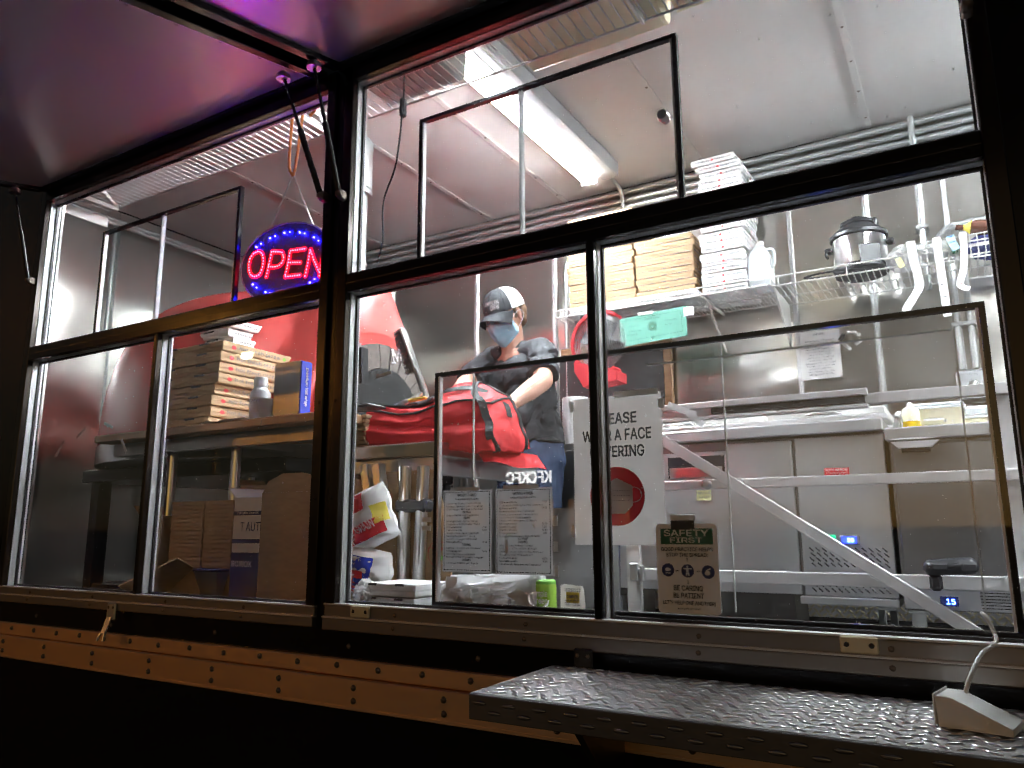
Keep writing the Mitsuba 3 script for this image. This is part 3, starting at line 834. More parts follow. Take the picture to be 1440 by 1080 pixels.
part(B, 'hinge', cat(box(-1.036, -1.006, by - .011, by - .001, 1.270, 1.331, .003), box(-.998, -.984, by - .011, by - .001, 1.270, 1.324, .003)), 'galvanised')
for m_ in (move(box(-.054, .054, -.001, .001, -.011, .011), (-0.817, by - .030, 1.849), ry=25), move(box(-.036, .036, -.001, .001, -.011, .011), (-0.769, by - .033, 1.813), ry=42)):
    part(B, 'tape', m_, 'milky')

SC = thing('card_scanner', 'black rounded scanner clamped to the low rail behind the glass at lower right', 'scanner')
part(SC, 'head', blob([[((-0.110, 1.19, 1.337), (.020, .025, .023)), ((-0.054, 1.19, 1.342), (.020, .027, .023)), ((-0.013, 1.19, 1.344), (.018, .025, .023))]], smooth=4, edge=.010), 'black_plastic', smooth=True)
part(SC, 'window', cat(box(-0.108, -0.068, 1.160, 1.168, 1.331, 1.351, .004), box(-0.036, 0.002, 1.160, 1.169, 1.328, 1.353, .004)), 'print_black')
part(SC, 'stand', cat(box(-0.118, -0.086, 1.18, 1.215, 1.274, 1.319, .008), bar((-0.102, 1.215, 1.29), (-0.102, 1.249, 1.29), .018, .018)), 'black_plastic')

# ------------------------------------------------------------------ service shelf outside
S = thing('service_shelf', 'fold-down diamond plate shelf below the right window', 'shelf')
sx0, sx1, sy0, sy1, sz = -0.662, 0.62, -0.310, -0.046, 1.213
part(S, 'plate', box(sx0, sx1, sy0, sy1, sz - .006, sz, .0015), 'tread_plate')
part(S, 'front_lip', box(sx0 + .001, sx1, sy0 - .004, sy0 - .0005, sz - .036, sz - .001, .001), 'dark_steel')
part(S, 'bracket', stand(Polygon([(0, 0), (.20, 0), (.20, -.02), (.02, -.20), (0, -.20)]), .012, (sx0 + .12, sy1 - .20 - .0, sz - .0065), np.array([[0, 0, 1, 0], [-1, 0, 0, .20], [0, 1, 0, 0], [0, 0, 0, 1.]])), 'black_plastic')
lug0 = tm(m3.Manifold.sphere(1, 12).scale((.0115, .0034, .0026)))
lug0 = trimesh.Trimesh(lug0.vertices[:], lug0.faces)
n_ = 0
plug = mikit.ply(lug0, 'chrome', smooth=True)
rest = []
for j in range(13):
    for i in range(52):
        x, y = sx0 + .018 + i * .0246 + (.0123 if j % 2 else 0), sy1 - .012 - j * .0196
        ang = 35 if (i + j) % 2 else -35
        if x < sx1 - .01:
            if x < 0.06 and j > 5 and n_ < 190:
                key = free(S + '__tread_lug'); n_ += 1
                scene[key] = {**plug, 'to_world': T().translate([x, y, sz]).rotate([0, 0, 1], ang)}
            else:
                rest.append(move(lug0, (x, y, sz), rz=ang))
part(S, 'tread_lugs', cat(rest), 'chrome', smooth=True, kind='stuff')
part(S, 'lip_lugs', cat([move(lug0, (sx0 + .02 + i * .0246, sy0 - .0045, sz - .012 - (.012 if i % 2 else 0)), rx=90, rz=0) for i in range(50)]), 'dark_steel', smooth=True, kind='stuff')

R_ = thing('card_reader', 'small white wedge shaped card reader at the right end of the shelf', 'card reader')
w = tm(m3.Manifold.hull_points(np.array([(-.036, -.03, 0), (.040, -.03, 0), (-.036, .03, 0), (.040, .03, 0), (-.038, -.03, .034), (-.038, .03, .034), (.040, -.03, .008), (.040, .03, .008), (-.020, -.03, .034), (-.02, .03, .034)])))
part(R_, 'body', move(w, (-0.016, -0.185, sz + .003), rz=-12), 'white_plastic')
part(R_, 'top_edge', move(box(-.0405, -.0385, -.031, .031, .001, .037, .001), (-0.016, -0.185, sz + .003), rz=-12), 'paper')
solo('charging_cable', tube(smoothline([(-0.028, -0.160, sz + .034), (-0.020, -0.150, sz + .055), (-0.006, -0.10, sz + .075), (0.012, -0.055, sz + .085), (0.010, -0.037, sz + .10), (0.004, -0.034, sz + .115), (0.0, -0.020, sz + .1185)], 30), .0028, 8), 'white_plastic',
     'thin white cable from the card reader up to the sill', 'cable', smooth=True)

# ------------------------------------------------------------------ signs and papers on the glass
P_ = thing('mask_poster', 'pale poster reading please wear a face covering, with a mask in a red circle', 'poster')
px0, px1, pz0, pz1, py = -0.666, -0.481, 1.419, 1.704, 0.062
part(P_, 'sheet', grid(8, 12, lambda u, v: np.stack([px0 + (px1 - px0) * u, py + 0.0015 * np.sin(5 * u + 3 * v), pz0 + (pz1 - pz0) * v], 1)), 'thin_paper', smooth=True)
part(P_, 'lettering', cat(stand(text('PLEASE', .0205, True, wide=.085), 1, (-0.573, py - .0022, 1.649)), stand(text('WEAR A FACE', .0205, True, wide=.142), 1, (-0.573, py - .0022, 1.617)),
                         stand(text('COVERING', .0205, True, wide=.112), 1, (-0.573, py - .0022, 1.585))), 'print_black')
disc = Point(-0.575, 1.510).buffer(.0555, 24)
mask = unary_union([Polygon([(-.028, -.016), (-.028, .016), (-.012, .024), (0, .030), (.012, .024), (.028, .016), (.028, -.016), (.014, -.029), (-.014, -.029)]).buffer(.004)])
mask = affinity.translate(mask, -0.575, 1.510)
loops = unary_union([affinity.translate(ell(0, 0, .019, .015).difference(ell(0, 0, .0175, .0135)), -0.575 + s * .032, 1.512) for s in (-1, 1)]).difference(mask)
part(P_, 'red_circle', stand(disc.difference(mask).difference(loops), .0005, (0, py - .002, 0)), 'print_red')
part(P_, 'mask_symbol', stand(mask.union(loops), .0005, (0, py - .002, 0)), 'symbol_grey')
part(P_, 'mask_folds', stand(unary_union([affinity.translate(sbox(-.026, -.0004, .026, .0004), -0.575, z) for z in (1.502, 1.511, 1.520)]), .0004, (0, py - .0026, 0)), 'print_grey')
for m_ in (box(-0.575, -0.485, py - .004, py - .003, 1.699, 1.711), box(-0.486, -0.474, py - .004, py - .003, 1.672, 1.690), box(-0.672, -0.662, py - .004, py - .003, 1.678, 1.700), box(-0.672, -.664, py - .004, py - .003, 1.432, 1.455), box(-0.486, -0.476, py - .004, py - .003, 1.42, 1.434)):
    part(P_, 'tape', m_, 'milky')

K = thing('safety_sign', 'safety first sign with rounded corners and a green heading band', 'sign')
ky = 0.017
cx, z0, z1 = -0.430, 1.305, 1.457
part(K, 'board', stand(rrect(.110, z1 - z0, .008, cx, (z0 + z1) / 2), .0025, (0, ky + .0025, 0)), 'sheet')
part(K, 'heading', stand(sbox(cx - .046, 1.422, cx + .047, 1.449), .0005, (0, ky, 0)), 'print_darkgreen')
part(K, 'heading_lettering', cat(stand(text('SAFETY', .0105, True, wide=.080), 1, (cx, ky - .0006, 1.4362)), stand(text('FIRST', .0085, True, wide=.058), 1, (cx, ky - .0006, 1.4250))), 'print_white')
part(K, 'lettering', cat(stand(text('GOOD PRACTICE HELPS', .0062, True, wide=.092), 1, (cx, ky - .0002, 1.4105)), stand(text('STOP THE SPREAD:', .0062, True, wide=.074), 1, (cx, ky - .0002, 1.4010)),
                        stand(text('BE CARING', .0086, True, wide=.052), 1, (cx, ky - .0002, 1.3440)), stand(text('BE PATIENT', .0086, True, wide=.054), 1, (cx, ky - .0002, 1.3315)),
                        stand(text("LET'S HELP ONE ANOTHER!", .0062, True, wide=.092), 1, (cx, ky - .0002, 1.3205)), stand(text('stay safe and well', .0025, wide=.040), 1, (cx, ky - .0002, 1.3130))), 'print_black')
part(K, 'symbols', cat([stand(Point(cx + dx, 1.377 - dx * .03).buffer(.0112, 16), .0005, (0, ky, 0)) for dx in (-.035, 0, .036)]), 'print_navy')
fig = unary_union([Point(0, .0072).buffer(.0016, 8), sbox(-.0078, .0030, .0078, .0050), sbox(-.0022, -.0025, .0022, .0045), Polygon([(-.0022, -.002), (-.0002, -.002), (-.0012, -.0088), (-.0036, -.0088)]), Polygon([(.0002, -.002), (.0022, -.002), (.0036, -.0088), (.0012, -.0088)])])
arrows = []
for dx, dz, a in ((0, .0185, 90), (0, -.0185, -90), (.0182, 0, 0), (-.0182, 0, 180)):
    arrows.append(affinity.translate(affinity.rotate(unary_union([sbox(-.0035, -.0006, .002, .0006), Polygon([(.0015, -.0018), (.004, 0), (.0015, .0018)])]), a, origin=(0, 0)), cx + dx, 1.377 + dz))
part(K, 'symbol_figures', cat(stand(affinity.translate(fig, cx, 1.377), .0004, (0, ky - .0006, 0)), stand(affinity.translate(unary_union([ell(0, .001, .0052, .0030), sbox(-.004, -.006, .004, -.0045)]), cx - .035, 1.378), .0004, (0, ky - .0006, 0)),
                            stand(affinity.translate(unary_union([ell(-.001, -.002, .0048, .0040), affinity.rotate(sbox(-.004, .003, .005, .005), 25)]), cx + .036, 1.376), .0004, (0, ky - .0006, 0))), 'milky')
part(K, 'arrows', stand(unary_union(arrows), .0005, (0, ky, 0)), 'print_black')
part(K, 'hanging_tape', stand(sbox(cx - .026, 1.447, cx + .016, 1.468), .0008, (0, ky - .001, 0)), 'black_plastic')
part(K, 'clip', box(cx - .028, cx + .018, ky - .003, ky + .003, 1.462, 1.474, .002), 'milky')
for dx in (-.048, .048):
    for z in (1.450, 1.312):
        part(K, 'hole', stand(Point(cx + dx, z).buffer(.002, 8), .0004, (0, ky, 0)), 'print_white')

rs = random.Random(5)
def menu(x0, x1, z0, z1, lab):
    M_ = thing('menu_sheet', lab, 'menu')
    my = 0.060
    part(M_, 'page', grid(6, 10, lambda u, v: np.stack([x0 + (x1 - x0) * u, my + .0012 * np.sin(4 * u + 5 * v + x0), z0 + (z1 - z0) * v], 1)), 'menu_paper', smooth=True)
    W_ = x1 - x0
    ln = [stand(sbox(x0 + .004, z0 + .004, x1 - .004, z1 - .004).difference(sbox(x0 + .0052, z0 + .0052, x1 - .0052, z1 - .0052)), .0004, (0, my - .0018, 0))]
    z = z1 - .030
    words = ['Cheese', 'Pepperoni', 'Margherita', 'Sausage', 'Veggie', 'Garlic knots', 'Salad', 'Mushroom', 'White pie', 'Olives', 'Wings', 'Calzone', 'Basil', 'Soda']
    while z > z0 + .016:
        k = rs.random()
        if k < .12:
            ln.append(stand(text(rs.choice(['PIZZA', 'SIDES', 'DRINKS', 'EXTRAS']), .0042, True), 1, ((x0 + x1) / 2, my - .0018, z)))
        else:
            s = ' '.join(rs.choice(words) for _ in range(1 if k < .4 else 3))
            ln.append(stand(text(s, .0032, k < .4, 'l', wide=W_ * (.32 if k < .4 else rs.uniform(.55, .78))), 1, (x0 + .010, my - .0018, z)))
            if k < .4:
                ln.append(stand(text('%d.50' % rs.randint(3, 18), .0032), 1, (x1 - .017, my - .0018, z)))
        z -= .0062
    ln.append(stand(text('WOOD FIRED', .0055, True), 1, ((x0 + x1) / 2, my - .0018, z1 - .014)))
    ln.append(stand(text('neapolitan style pizza', .0042), 1, ((x0 + x1) / 2, my - .0018, z1 - .021)))
    part(M_, 'print', cat(ln), 'print_black')
    part(M_, 'tape', box(x0 + .02, x1 - .03, my - .003, my - .0022, z1 - .003, z1 + .006), 'milky')
    return M_


menu(-0.980, -0.856, 1.361, 1.532, 'grey printed menu page taped inside the glass, left of the pair')
mm = menu(-0.847, -0.714, 1.359, 1.532, 'grey printed menu page taped inside the glass, right of the pair')
for m_ in (box(-0.712, -0.702, .058, .0592, 1.455, 1.475), box(-0.712, -0.702, .058, .0592, 1.405, 1.425), box(-0.712, -0.702, .058, .0592, 1.358, 1.38)):
    part(mm, 'side_tape', m_, 'milky')
part(mm, 'torn_corner', box(-.8225, -.8150, .0560, .0566, 1.402, 1.428), 'milky')

# ------------------------------------------------------------------ wire shelf on the far wall and what stands on it
def wire_shelf(lab, x0, x1, y0, y1, z, lip, step, key='wire_shelf', mats='white_metal', mid=None):
    k = thing(key, lab, 'shelf')
    r = .0026
    part(k, 'front_rail', cat(tube([(x0, y0, z), (x1, y0, z)], .0035, 8), tube([(x0, y0 - .002, z + lip), (x1, y0 - .002, z + lip)], .0035, 8), *[tube([(x, y0 - .001, z), (x, y0 - .001, z + lip)], .003, 6) for x in np.arange(x0 + .03, x1, .26)]), mats, smooth=True)
    part(k, 'rear_rail', cat(tube([(x0, y1, z - .002), (x1, y1, z - .002)], .0035, 8), tube([(x0, (y0 + y1) / 2, z - .004), (x1, (y0 + y1) / 2, z - .004)], .003, 8)), mats, smooth=True)
    part(k, 'wires', cat([tube([(x, y0, z + .0055), (x, y1, z + .0035)], .0022, 6, False) for x in np.arange(x0 + .005, x1, step)]), mats, smooth=True, kind='stuff')
    return k


q = wire_shelf('white wire shelf on the far wall carrying the tall box stacks', -1.62, -0.625, 1.84, 2.15, 2.438, .034, .0165)
for x in (-1.55, -0.90):
    part(q, 'bracket', cat(bar((x, 1.85, 2.428), (x, 2.17, 2.428), .006, .012), bar((x, 1.90, 2.424), (x, 2.175, 2.25), .006, .014)), 'white_metal')
q2 = wire_shelf('white wire shelf on the far wall under the pressure cooker', -0.615, 0.34, 1.84, 2.15, 2.428, .038, .0235)
part(q2, 'bracket', cat(stand(Polygon([(0, 0), (.31, 0), (.31, -.19), (.28, -.19)]), .008, (-0.61, 1.84, 2.424), SIDE)), 'white_metal')
part(q2, 'bracket', cat(stand(Polygon([(0, 0), (.31, 0), (.31, -.19), (.28, -.19)]), .008, (0.30, 1.84, 2.424), SIDE)), 'white_metal')


# pizza boxes: one of each kind, then copies
def box_parts(w, d, h, kind):
    """Meshes of a closed pizza box: origin at the middle of its bottom, front towards -y."""
    g_ = .0012
    out = [('tray', box(-w / 2 + .002, w / 2 - .002, -d / 2 + .002, d / 2 - .002, .0006, h * .55, .0015), kind),
           ('lid', cat(box(-w / 2, w / 2, -d / 2, d / 2, h * .42, h - g_, .002), box(-w / 2, -w / 2 + .0012, -d / 2, d / 2, h * .12, h * .42), box(w / 2 - .0012, w / 2, -d / 2, d / 2, h * .12, h * .42)), kind)]
    return out


PB = {}


def pizza_box(spec, x, y, z, rz, label, group, front=None, side=None, slots=False):
    w, d, h, kind = spec
    if spec not in PB:
        PB[spec] = [(n, mikit.ply(m, k)) for n, m, k in box_parts(*spec)]
        wid = w * .16
        PB[spec, 'slot'] = [mikit.ply(box(sx - wid / 2, sx + wid / 2, -d / 2 - .0007, -d / 2 - .0001, h * .80, h * .98), 'print_black') for sx in (-w * .32, w * .20)]
        PB[spec, 'thinslot'] = [mikit.ply(m, 'print_grey') for m in (box(-w * .46, -w * .16, -d / 2 - .0006, -d / 2 - .0001, h * .0, h * .05), box(w * .12, w * .46, -d / 2 - .0006, -d / 2 - .0001, h * .0, h * .06), box(-.012, .012, -d / 2 - .0006, -d / 2 - .0001, h * .0, h * .10))]
        a = text('hot fresh pizza', h * .36, wide=w * .55); a.apply_transform(SIDE); a.apply_translation((w / 2 + .0002, -d * .0, h * .36))
        a2 = stand(Point(0, 0).buffer(h * .20, 10).union(ell(h * .1, 0, h * .2, h * .18)), .0006, (w / 2 + .0002, -d * .36, h * .48), SIDE)
        a3 = stand(Point(0, 0).buffer(h * .20, 10), .0006, (w / 2 + .0002, d * .36, h * .50), SIDE)
        PB[spec, 'side'] = [('lettering', mikit.ply(a, 'print_grey')), ('tomato_mark', mikit.ply(a2, 'print_red')), ('leaf_mark', mikit.ply(a3, 'print_green'))]
        b = cat(stand(text('hot fresh pizza', h * .26, wide=w * .36), 1, (-w * .24, -d / 2 - .0003, h * .36)), stand(text('hot fresh pizza', h * .26, wide=w * .36), 1, (w * .25, -d / 2 - .0003, h * .36)))
        b2 = stand(Point(0, 0).buffer(h * .17, 10), .0006, (0, -d / 2 - .0002, h * .46))
        PB[spec, 'front'] = [('lettering', mikit.ply(b, 'print_grey')), ('tomato_mark', mikit.ply(b2, 'print_red'))]
        c_ = [(n, m) for n, m in (('lettering', text('hot fresh pizza', h * .26, wide=d * .36)), )]
        e_ = c_[0][1]; e_.apply_transform(SIDE); e1 = e_.copy(); e1.apply_translation((w / 2 + .0002, -d * .24, h * .36)); e2 = e_.copy(); e2.apply_translation((w / 2 + .0002, d * .25, h * .36))
        PB[spec, 'sideprint'] = [('lettering', mikit.ply(cat(e1, e2), 'print_grey')), ('tomato_mark', mikit.ply(stand(Point(0, 0).buffer(h * .17, 10), .0006, (w / 2 + .0002, 0, h * .46), SIDE), 'print_red'))]
    k = thing('pizza_box', label, 'pizza box', group)
    tw = T().translate([x, y, z]).rotate([0, 0, 1], rz)
    items = list(PB[spec])
    if front:
        items += PB[spec, 'front']
    if side:
        items += PB[spec, side]
    if slots:
        items += [('slot', s_) for s_ in PB[spec, slots]]
    for n, p in items:
        key = free(k + '__' + n)
        scene[key] = {**p, 'to_world': tw}
    return k


ORD = ['bottom', 'second', 'third', 'fourth', 'fifth', 'sixth', 'seventh', 'eighth', 'ninth', 'tenth', 'eleventh', 'twelfth', 'thirteenth', 'fourteenth', 'fifteenth', 'sixteenth', 'seventeenth', 'eighteenth', 'nineteenth', 'twentieth']


def nth(i, n):
    return 'topmost' if i == n - 1 else ('lowest' if i == 0 else ORD[i] + ' from the bottom')


zb = 2.444
h1 = .030
for i in range(20):
    x = -0.812 + .006 * math.sin(i * 2.3) + (-0.012 if i == 19 else 0) + (.008 if i in (12, 13, 14, 15, 16, 17, 18) else 0)
    pizza_box((.192, .26, h1, 'white_card'), x, 1.99 + .006 * math.sin(i * 4.1) - (.0 if i < 19 else .02), zb + i * (h1 + .0012), 1.5 * math.sin(i * 3.7) - (3 if i == 19 else 0),
              f'white pizza box, {nth(i, 20)} in the wire shelf white stack', 'white boxes stacked on the wire shelf', front=True, side='sideprint')
pizza_box((.30, .26, h1, 'white_card'), -1.075, 1.985, zb, 0, 'white pizza box lying under the right kraft stack on the wire shelf', 'white boxes under the kraft stacks', front=True)
pizza_box((.32, .26, h1, 'white_card'), -1.39, 1.985, zb, 0, 'white pizza box lying under the left kraft stack on the wire shelf', 'white boxes under the kraft stacks', front=True)
hk = .0295
for i in range(15):
    x = -1.392 + .004 * math.sin(i * 2.9) + (.006 if i < 4 else 0)
    pizza_box((.335, .27, hk, 'kraft'), x, 2.0, zb + h1 + .002 + i * (hk + .0008), 1.0 * math.sin(i * 1.9), f'plain kraft pizza box, {nth(i, 15)} in the wire shelf left kraft stack', 'kraft boxes stacked at the left of the wire shelf', slots='thinslot', side='sideprint')
for i in range(9):
    x = -1.078 + .004 * math.sin(i * 2.1) + (.006 if i == 1 else 0)
    pizza_box((.272, .27, hk, 'kraft'), x, 2.0, zb + h1 + .002 + i * (hk + .0008), 1.0 * math.sin(i * 2.9), f'plain kraft pizza box, {nth(i, 9)} in the wire shelf right kraft stack', 'kraft boxes stacked in the middle of the wire shelf', slots='thinslot', side='sideprint')

# jug, pressure cooker, bags
J = thing('milk_jug', 'translucent white plastic jug beside the white box stack', 'jug')
jx, jy, jz = -0.668, 1.93, zb
part(J, 'body', tm(m3.Manifold.batch_hull([m3.Manifold.hull_points(np.array([(sx * a, sy * a, z) for sx in (-1, 1) for sy in (-1, 1)] )) for z, a in ()] or [m3.Manifold.hull_points(np.array([(sx * a, sy * a * 1.1, z) for z, a in ((.0, .040), (.005, .044), (.125, .044), (.165, .034), (.19, .016), (.20, .015)) for sx in (-1, 1) for sy in (-1, 1)]))])).apply_translation((jx, jy, jz)), 'milky', smooth=35)
part(J, 'cap', lathe([(0, 0), (.018, 0), (.018, .016), (0, .016)], (jx, jy, jz + .2003), 18), 'white_plastic', smooth=40)
part(J, 'handle', tube(smoothline([(jx + .03, jy - .01, jz + .175), (jx + .055, jy - .01, jz + .165), (jx + .056, jy - .01, jz + .11), (jx + .043, jy - .01, jz + .09)], 14), .008, 8), 'milky', smooth=True)
part(J, 'milk_level', box(jx - .0445, jx + .0445, jy - .0493, jy + .0493, jz + .002, jz + .036, .003), 'grey_plastic')
C = thing('pressure_cooker', 'steel and black electric pressure cooker on the wire shelf', 'cooker')
cx, cy, cz = -0.282, 1.955, zb + .002
part(C, 'base', lathe([(0, 0), (.085, 0), (.100, .006), (.104, .03), (.102, .036), (0, .036)], (cx, cy, cz), 40), 'black_plastic', smooth=40)
part(C, 'drum', lathe([(.098, .036), (.1005, .04), (.1005, .150), (.098, .154), (0, .154)], (cx, cy, cz), 48), 'chrome', smooth=40)
ld = part(C, 'lid', lathe([(0, .224), (.03, .222), (.06, .212), (.085, .192), (.104, .176), (.110, .170), (.110, .158), (.106, .1545), (0, .1545)], (cx, cy, cz), 40), 'black_plastic', smooth=40)
part(ld, 'handle', cat(blob([[((cx - .05, cy - .03, cz + .216), .014), ((cx, cy - .035, cz + .228), .017), ((cx + .05, cy - .03, cz + .216), .014)]], smooth=3, edge=.01), lathe([(0, .246), (.010, .244), (.014, .232), (.014, .21), (0, .21)], (cx + .062, cy + .02, cz), 16)), 'black_plastic', smooth=50)
part(C, 'side_handle', cat(box(cx - .130, cx - .100, cy - .025, cy + .025, cz + .118, cz + .134, .005), box(cx - .130, cx - .120, cy - .025, cy + .025, cz + .100, cz + .119, .004), box(cx + .100, cx + .128, cy - .025, cy + .025, cz + .118, cz + .134, .005)), 'black_plastic')
part(C, 'control_panel', move(box(-.040, .040, -.006, .006, 0.012, .10, .004), (cx + .045, cy - .098, cz), rz=24), 'black_plastic')
solo('power_cord', tube(smoothline([(cx - .09, cy - .02, cz + .012), (cx - .17, cy - .05, cz + .008), (cx - .205, cy - .09, cz + .003), (cx - .15, cy - .105, cz + .006), (cx - .05, cy - .11, cz + .004), (cx + .02, cy - .085, cz + .006)], 40), .004, 8), 'black_plastic', 'black power cord looped on the wire shelf in front of the cooker', 'cord', smooth=True)


def crumple(c, r, seed, n=4, amp=.25):
    m = trimesh.creation.icosphere(subdivisions=n, radius=1.0)
    v = m.vertices
    k = 1 + amp * (meshkit.fbm(v * 2.2 + seed, 4, seed) - .5) * 2 + amp * .8 * np.abs(meshkit.fbm(v * 5 + seed, 3, seed + 9) - .5)
    m.vertices = v * k[:, None] * np.array(r) + np.array(c)
    return m


solo('bread_bag', crumple((-0.11, 1.94, zb + .040), (.085, .09, .045), 3), 'bag_film', 'crumpled clear bag beside the cooker in the wire basket', 'bag', smooth=25)
solo('salad_bag', crumple((0.0, 1.96, zb + .042), (.06, .09, .045), 8), 'bag_film', 'crumpled clear bag with green leaves in the wire basket', 'bag', smooth=25)
solo('green_leaves', cat([crumple((0.0 + dx, 1.96 + dy, zb + .05 + dz), (.028, .03, .02), 13 + i, 3, .5) for i, (dx, dy, dz) in enumerate(((-.03, -.02, 0), (.02, .0, .012), (0.03, -.04, -.01), (-.01, .03, .01)))]), 'print_darkgreen', 'dark green leaves inside the clear bag in the basket', 'leaves', smooth=25)
bt = thing('brown_bottle', 'brown bottle with a yellow label lying in the basket at far right', 'bottle')
bm = lathe([(0, 0), (.026, 0), (.028, .004), (.028, .085), (.020, .105), (.010, .118), (.010, .150), (0, .150)], n=24)
bm.apply_transform(trimesh.transformations.rotation_matrix(math.radians(-78), (0, 1, 0))); bm.apply_translation((0.205, 1.885, zb + .082))
part(bt, 'glass_body', bm, mat('brown_glass', pr((0.07, 0.022, 0.012), 0.12, 0, clearcoat=.8)), smooth=40)
lb = lathe([(.0285, .10), (.0218, .104), (.0115, .119), (.0115, .125)], n=24)
lb.apply_transform(trimesh.transformations.rotation_matrix(math.radians(-78), (0, 1, 0))); lb.apply_translation((0.205, 1.885, zb + .082))
part(bt, 'neck_label', lb, 'print_yellow', smooth=40)
solo('dark_bag', crumple((0.16, 1.93, zb + .035), (.075, .07, .045), 21), 'print_navy', 'dark blue bag under the brown bottle in the basket', 'bag', smooth=25)
solo('yellow_packet', crumple((0.185, 1.856, zb + .002), (.020, .012, .022), 4, 3, .4), 'print_yellow', 'small yellow packet at the right end of the basket', 'packet', smooth=25)
ba = thing('wire_basket', 'white wire basket front at the right end of the wire shelf', 'basket')
part(ba, 'rails', cat(*[tube([(-0.12, 1.825, z), (0.33, 1.825, z)], .003, 8) for z in (2.500, 2.475, 2.455, 2.412)]), 'white_metal', smooth=True)
for x in np.arange(-0.115, .33, .0235):
    part(ba, 'wire', tube([(x, 1.8275, 2.412), (x, 1.8275, 2.5)], .0022, 6), 'white_metal', smooth=True)


def strip(name, lab, pts, w, mt, marks, mk='print_grey'):
    k = thing(name, lab, 'label strip')
    c = smoothline(pts, 30)
    part(k, 'strip', ribbon(c, w, .0006, (1, 0, 0)), mt)
    for i in range(marks):
        p = c[int(2 + i * 26 / max(1, marks))]
        part(k, 'mark', stand(ell(0, 0, w * .36, .0035).difference(ell(0, .002, w * .36, .0032)), .0004, (p[0], p[1] - .0012, p[2])), mk)


strip('label_strip', 'long blank white paper strip hanging from the basket, left of the three', [(-0.100, 1.86, 2.505), (-0.094, 1.812, 2.508), (-0.090, 1.808, 2.44), (-0.080, 1.806, 2.36), (-0.082, 1.80, 2.32), (-0.105, 1.775, 2.275), (-0.128, 1.765, 2.235), (-0.122, 1.775, 2.21)], .030, 'paper', 0)
strip('label_strip', 'long white strip of printed labels hanging straight down from the basket', [(-0.006, 1.85, 2.500), (-0.008, 1.812, 2.505), (-0.007, 1.808, 2.44), (-0.004, 1.806, 2.35), (-0.002, 1.804, 2.26), (0.0, 1.804, 2.20)], .027, 'paper', 9)
strip('label_strip', 'short pink and white label strip curling up below the basket at right', [(0.074, 1.85, 2.502), (0.077, 1.812, 2.508), (0.075, 1.808, 2.44), (0.066, 1.806, 2.37), (0.050, 1.80, 2.315), (0.060, 1.79, 2.295), (0.078, 1.785, 2.287)], .023, 'paper', 3, 'print_red')
strip('label_strip', 'pale blue label hanging on the basket between two paper strips', [(0.036, 1.812, 2.505), (0.040, 1.808, 2.48), (0.052, 1.806, 2.445)], .026, 'mask_blue', 2, 'print_blue')
solo('yellow_tag', move(box(-.010, .010, -.0005, .0005, -.02, .02), (-0.135, 1.82, 2.435), ry=-18), 'yellow_note', 'small yellow paper tag on the basket below the clear bag', 'tag')

# notices on and below the shelf
ce = thing('green_certificate', 'green certificate with a round seal hanging from the wire shelf', 'certificate')
cpts = grid(10, 6, lambda u, v: np.stack([-1.287 + .311 * u, 1.832 - .004 * np.sin(4 * u), 2.252 + .015 * u + .130 * v + .004 * v * u], 1))
part(ce, 'sheet', cpts, 'green_paper', smooth=True)
E_ = affinity.rotate(sbox(-.137, -.048, .137, .048).difference(sbox(-.1355, -.0465, .1355, .0465)), 2.6, origin=(0, 0))
part(ce, 'border', stand(affinity.translate(E_, -1.132, 2.328), .0004, (0, 1.826, 0)), 'print_darkgreen')
seal = Point(0, 0).buffer(.021, 20).difference(Point(0, 0).buffer(.019, 20)).union(Point(0, 0).buffer(.0165, 20).difference(Polygon([(-.008, -.006), (-.004, .004), (0, -.001), (.005, .006), (.009, -.006)])))
part(ce, 'seal', stand(affinity.translate(seal, -1.130, 2.330), .0004, (0, 1.826, 0)), 'print_darkgreen')
part(ce, 'lettering', cat(stand(text('CERTIFICATE OF PERMIT', .006, wide=.075), 1, (-1.130, 1.826, 2.362)), stand(text('mobile food unit', .005, wide=.05), 1, (-1.215, 1.826, 2.340)), stand(text('valid until december', .005, wide=.06), 1, (-1.215, 1.826, 2.316)),
                        stand(text('health department', .0055, wide=.05), 1, (-1.225, 1.826, 2.300)), stand(text('county of record', .005, wide=.055), 1, (-1.045, 1.826, 2.345)), stand(text('director', .006, wide=.03), 1, (-1.055, 1.826, 2.325))), 'print_darkgreen')
for m_ in (box(-1.195, -1.125, 1.826, 1.8265, 2.386, 2.400), box(-0.985, -0.94, 1.826, 1.8265, 2.352, 2.392)):
    part(ce, 'tape', m_, 'paper')
pp_ = thing('wall_notice', 'white printed sheet taped to the steel wall behind a conduit', 'notice')
part(pp_, 'sheet', grid(6, 8, lambda u, v: np.stack([-0.578 + .166 * u, YB - .022 - .004 * np.sin(6 * v + u), 2.083 + .215 * v], 1)), 'paper', smooth=True)
part(pp_, 'print', cat([stand(text(rs.choice(['wash hands before handling any food', 'keep cold food at or below forty', 'label and date all open containers', 'clean and sanitise every surface']), .006, wide=rs.uniform(.09, .13)), 1, (-0.495, YB - .030, 2.10 + .0125 * k)) for k in range(13)], stand(text('NOTICE', .008, True), 1, (-.495, YB - .030, 2.278))), 'print_grey')
ct = thing('wall_clips', 'cluster of small pale plastic clips stuck on the steel wall right of the notice', 'clips')
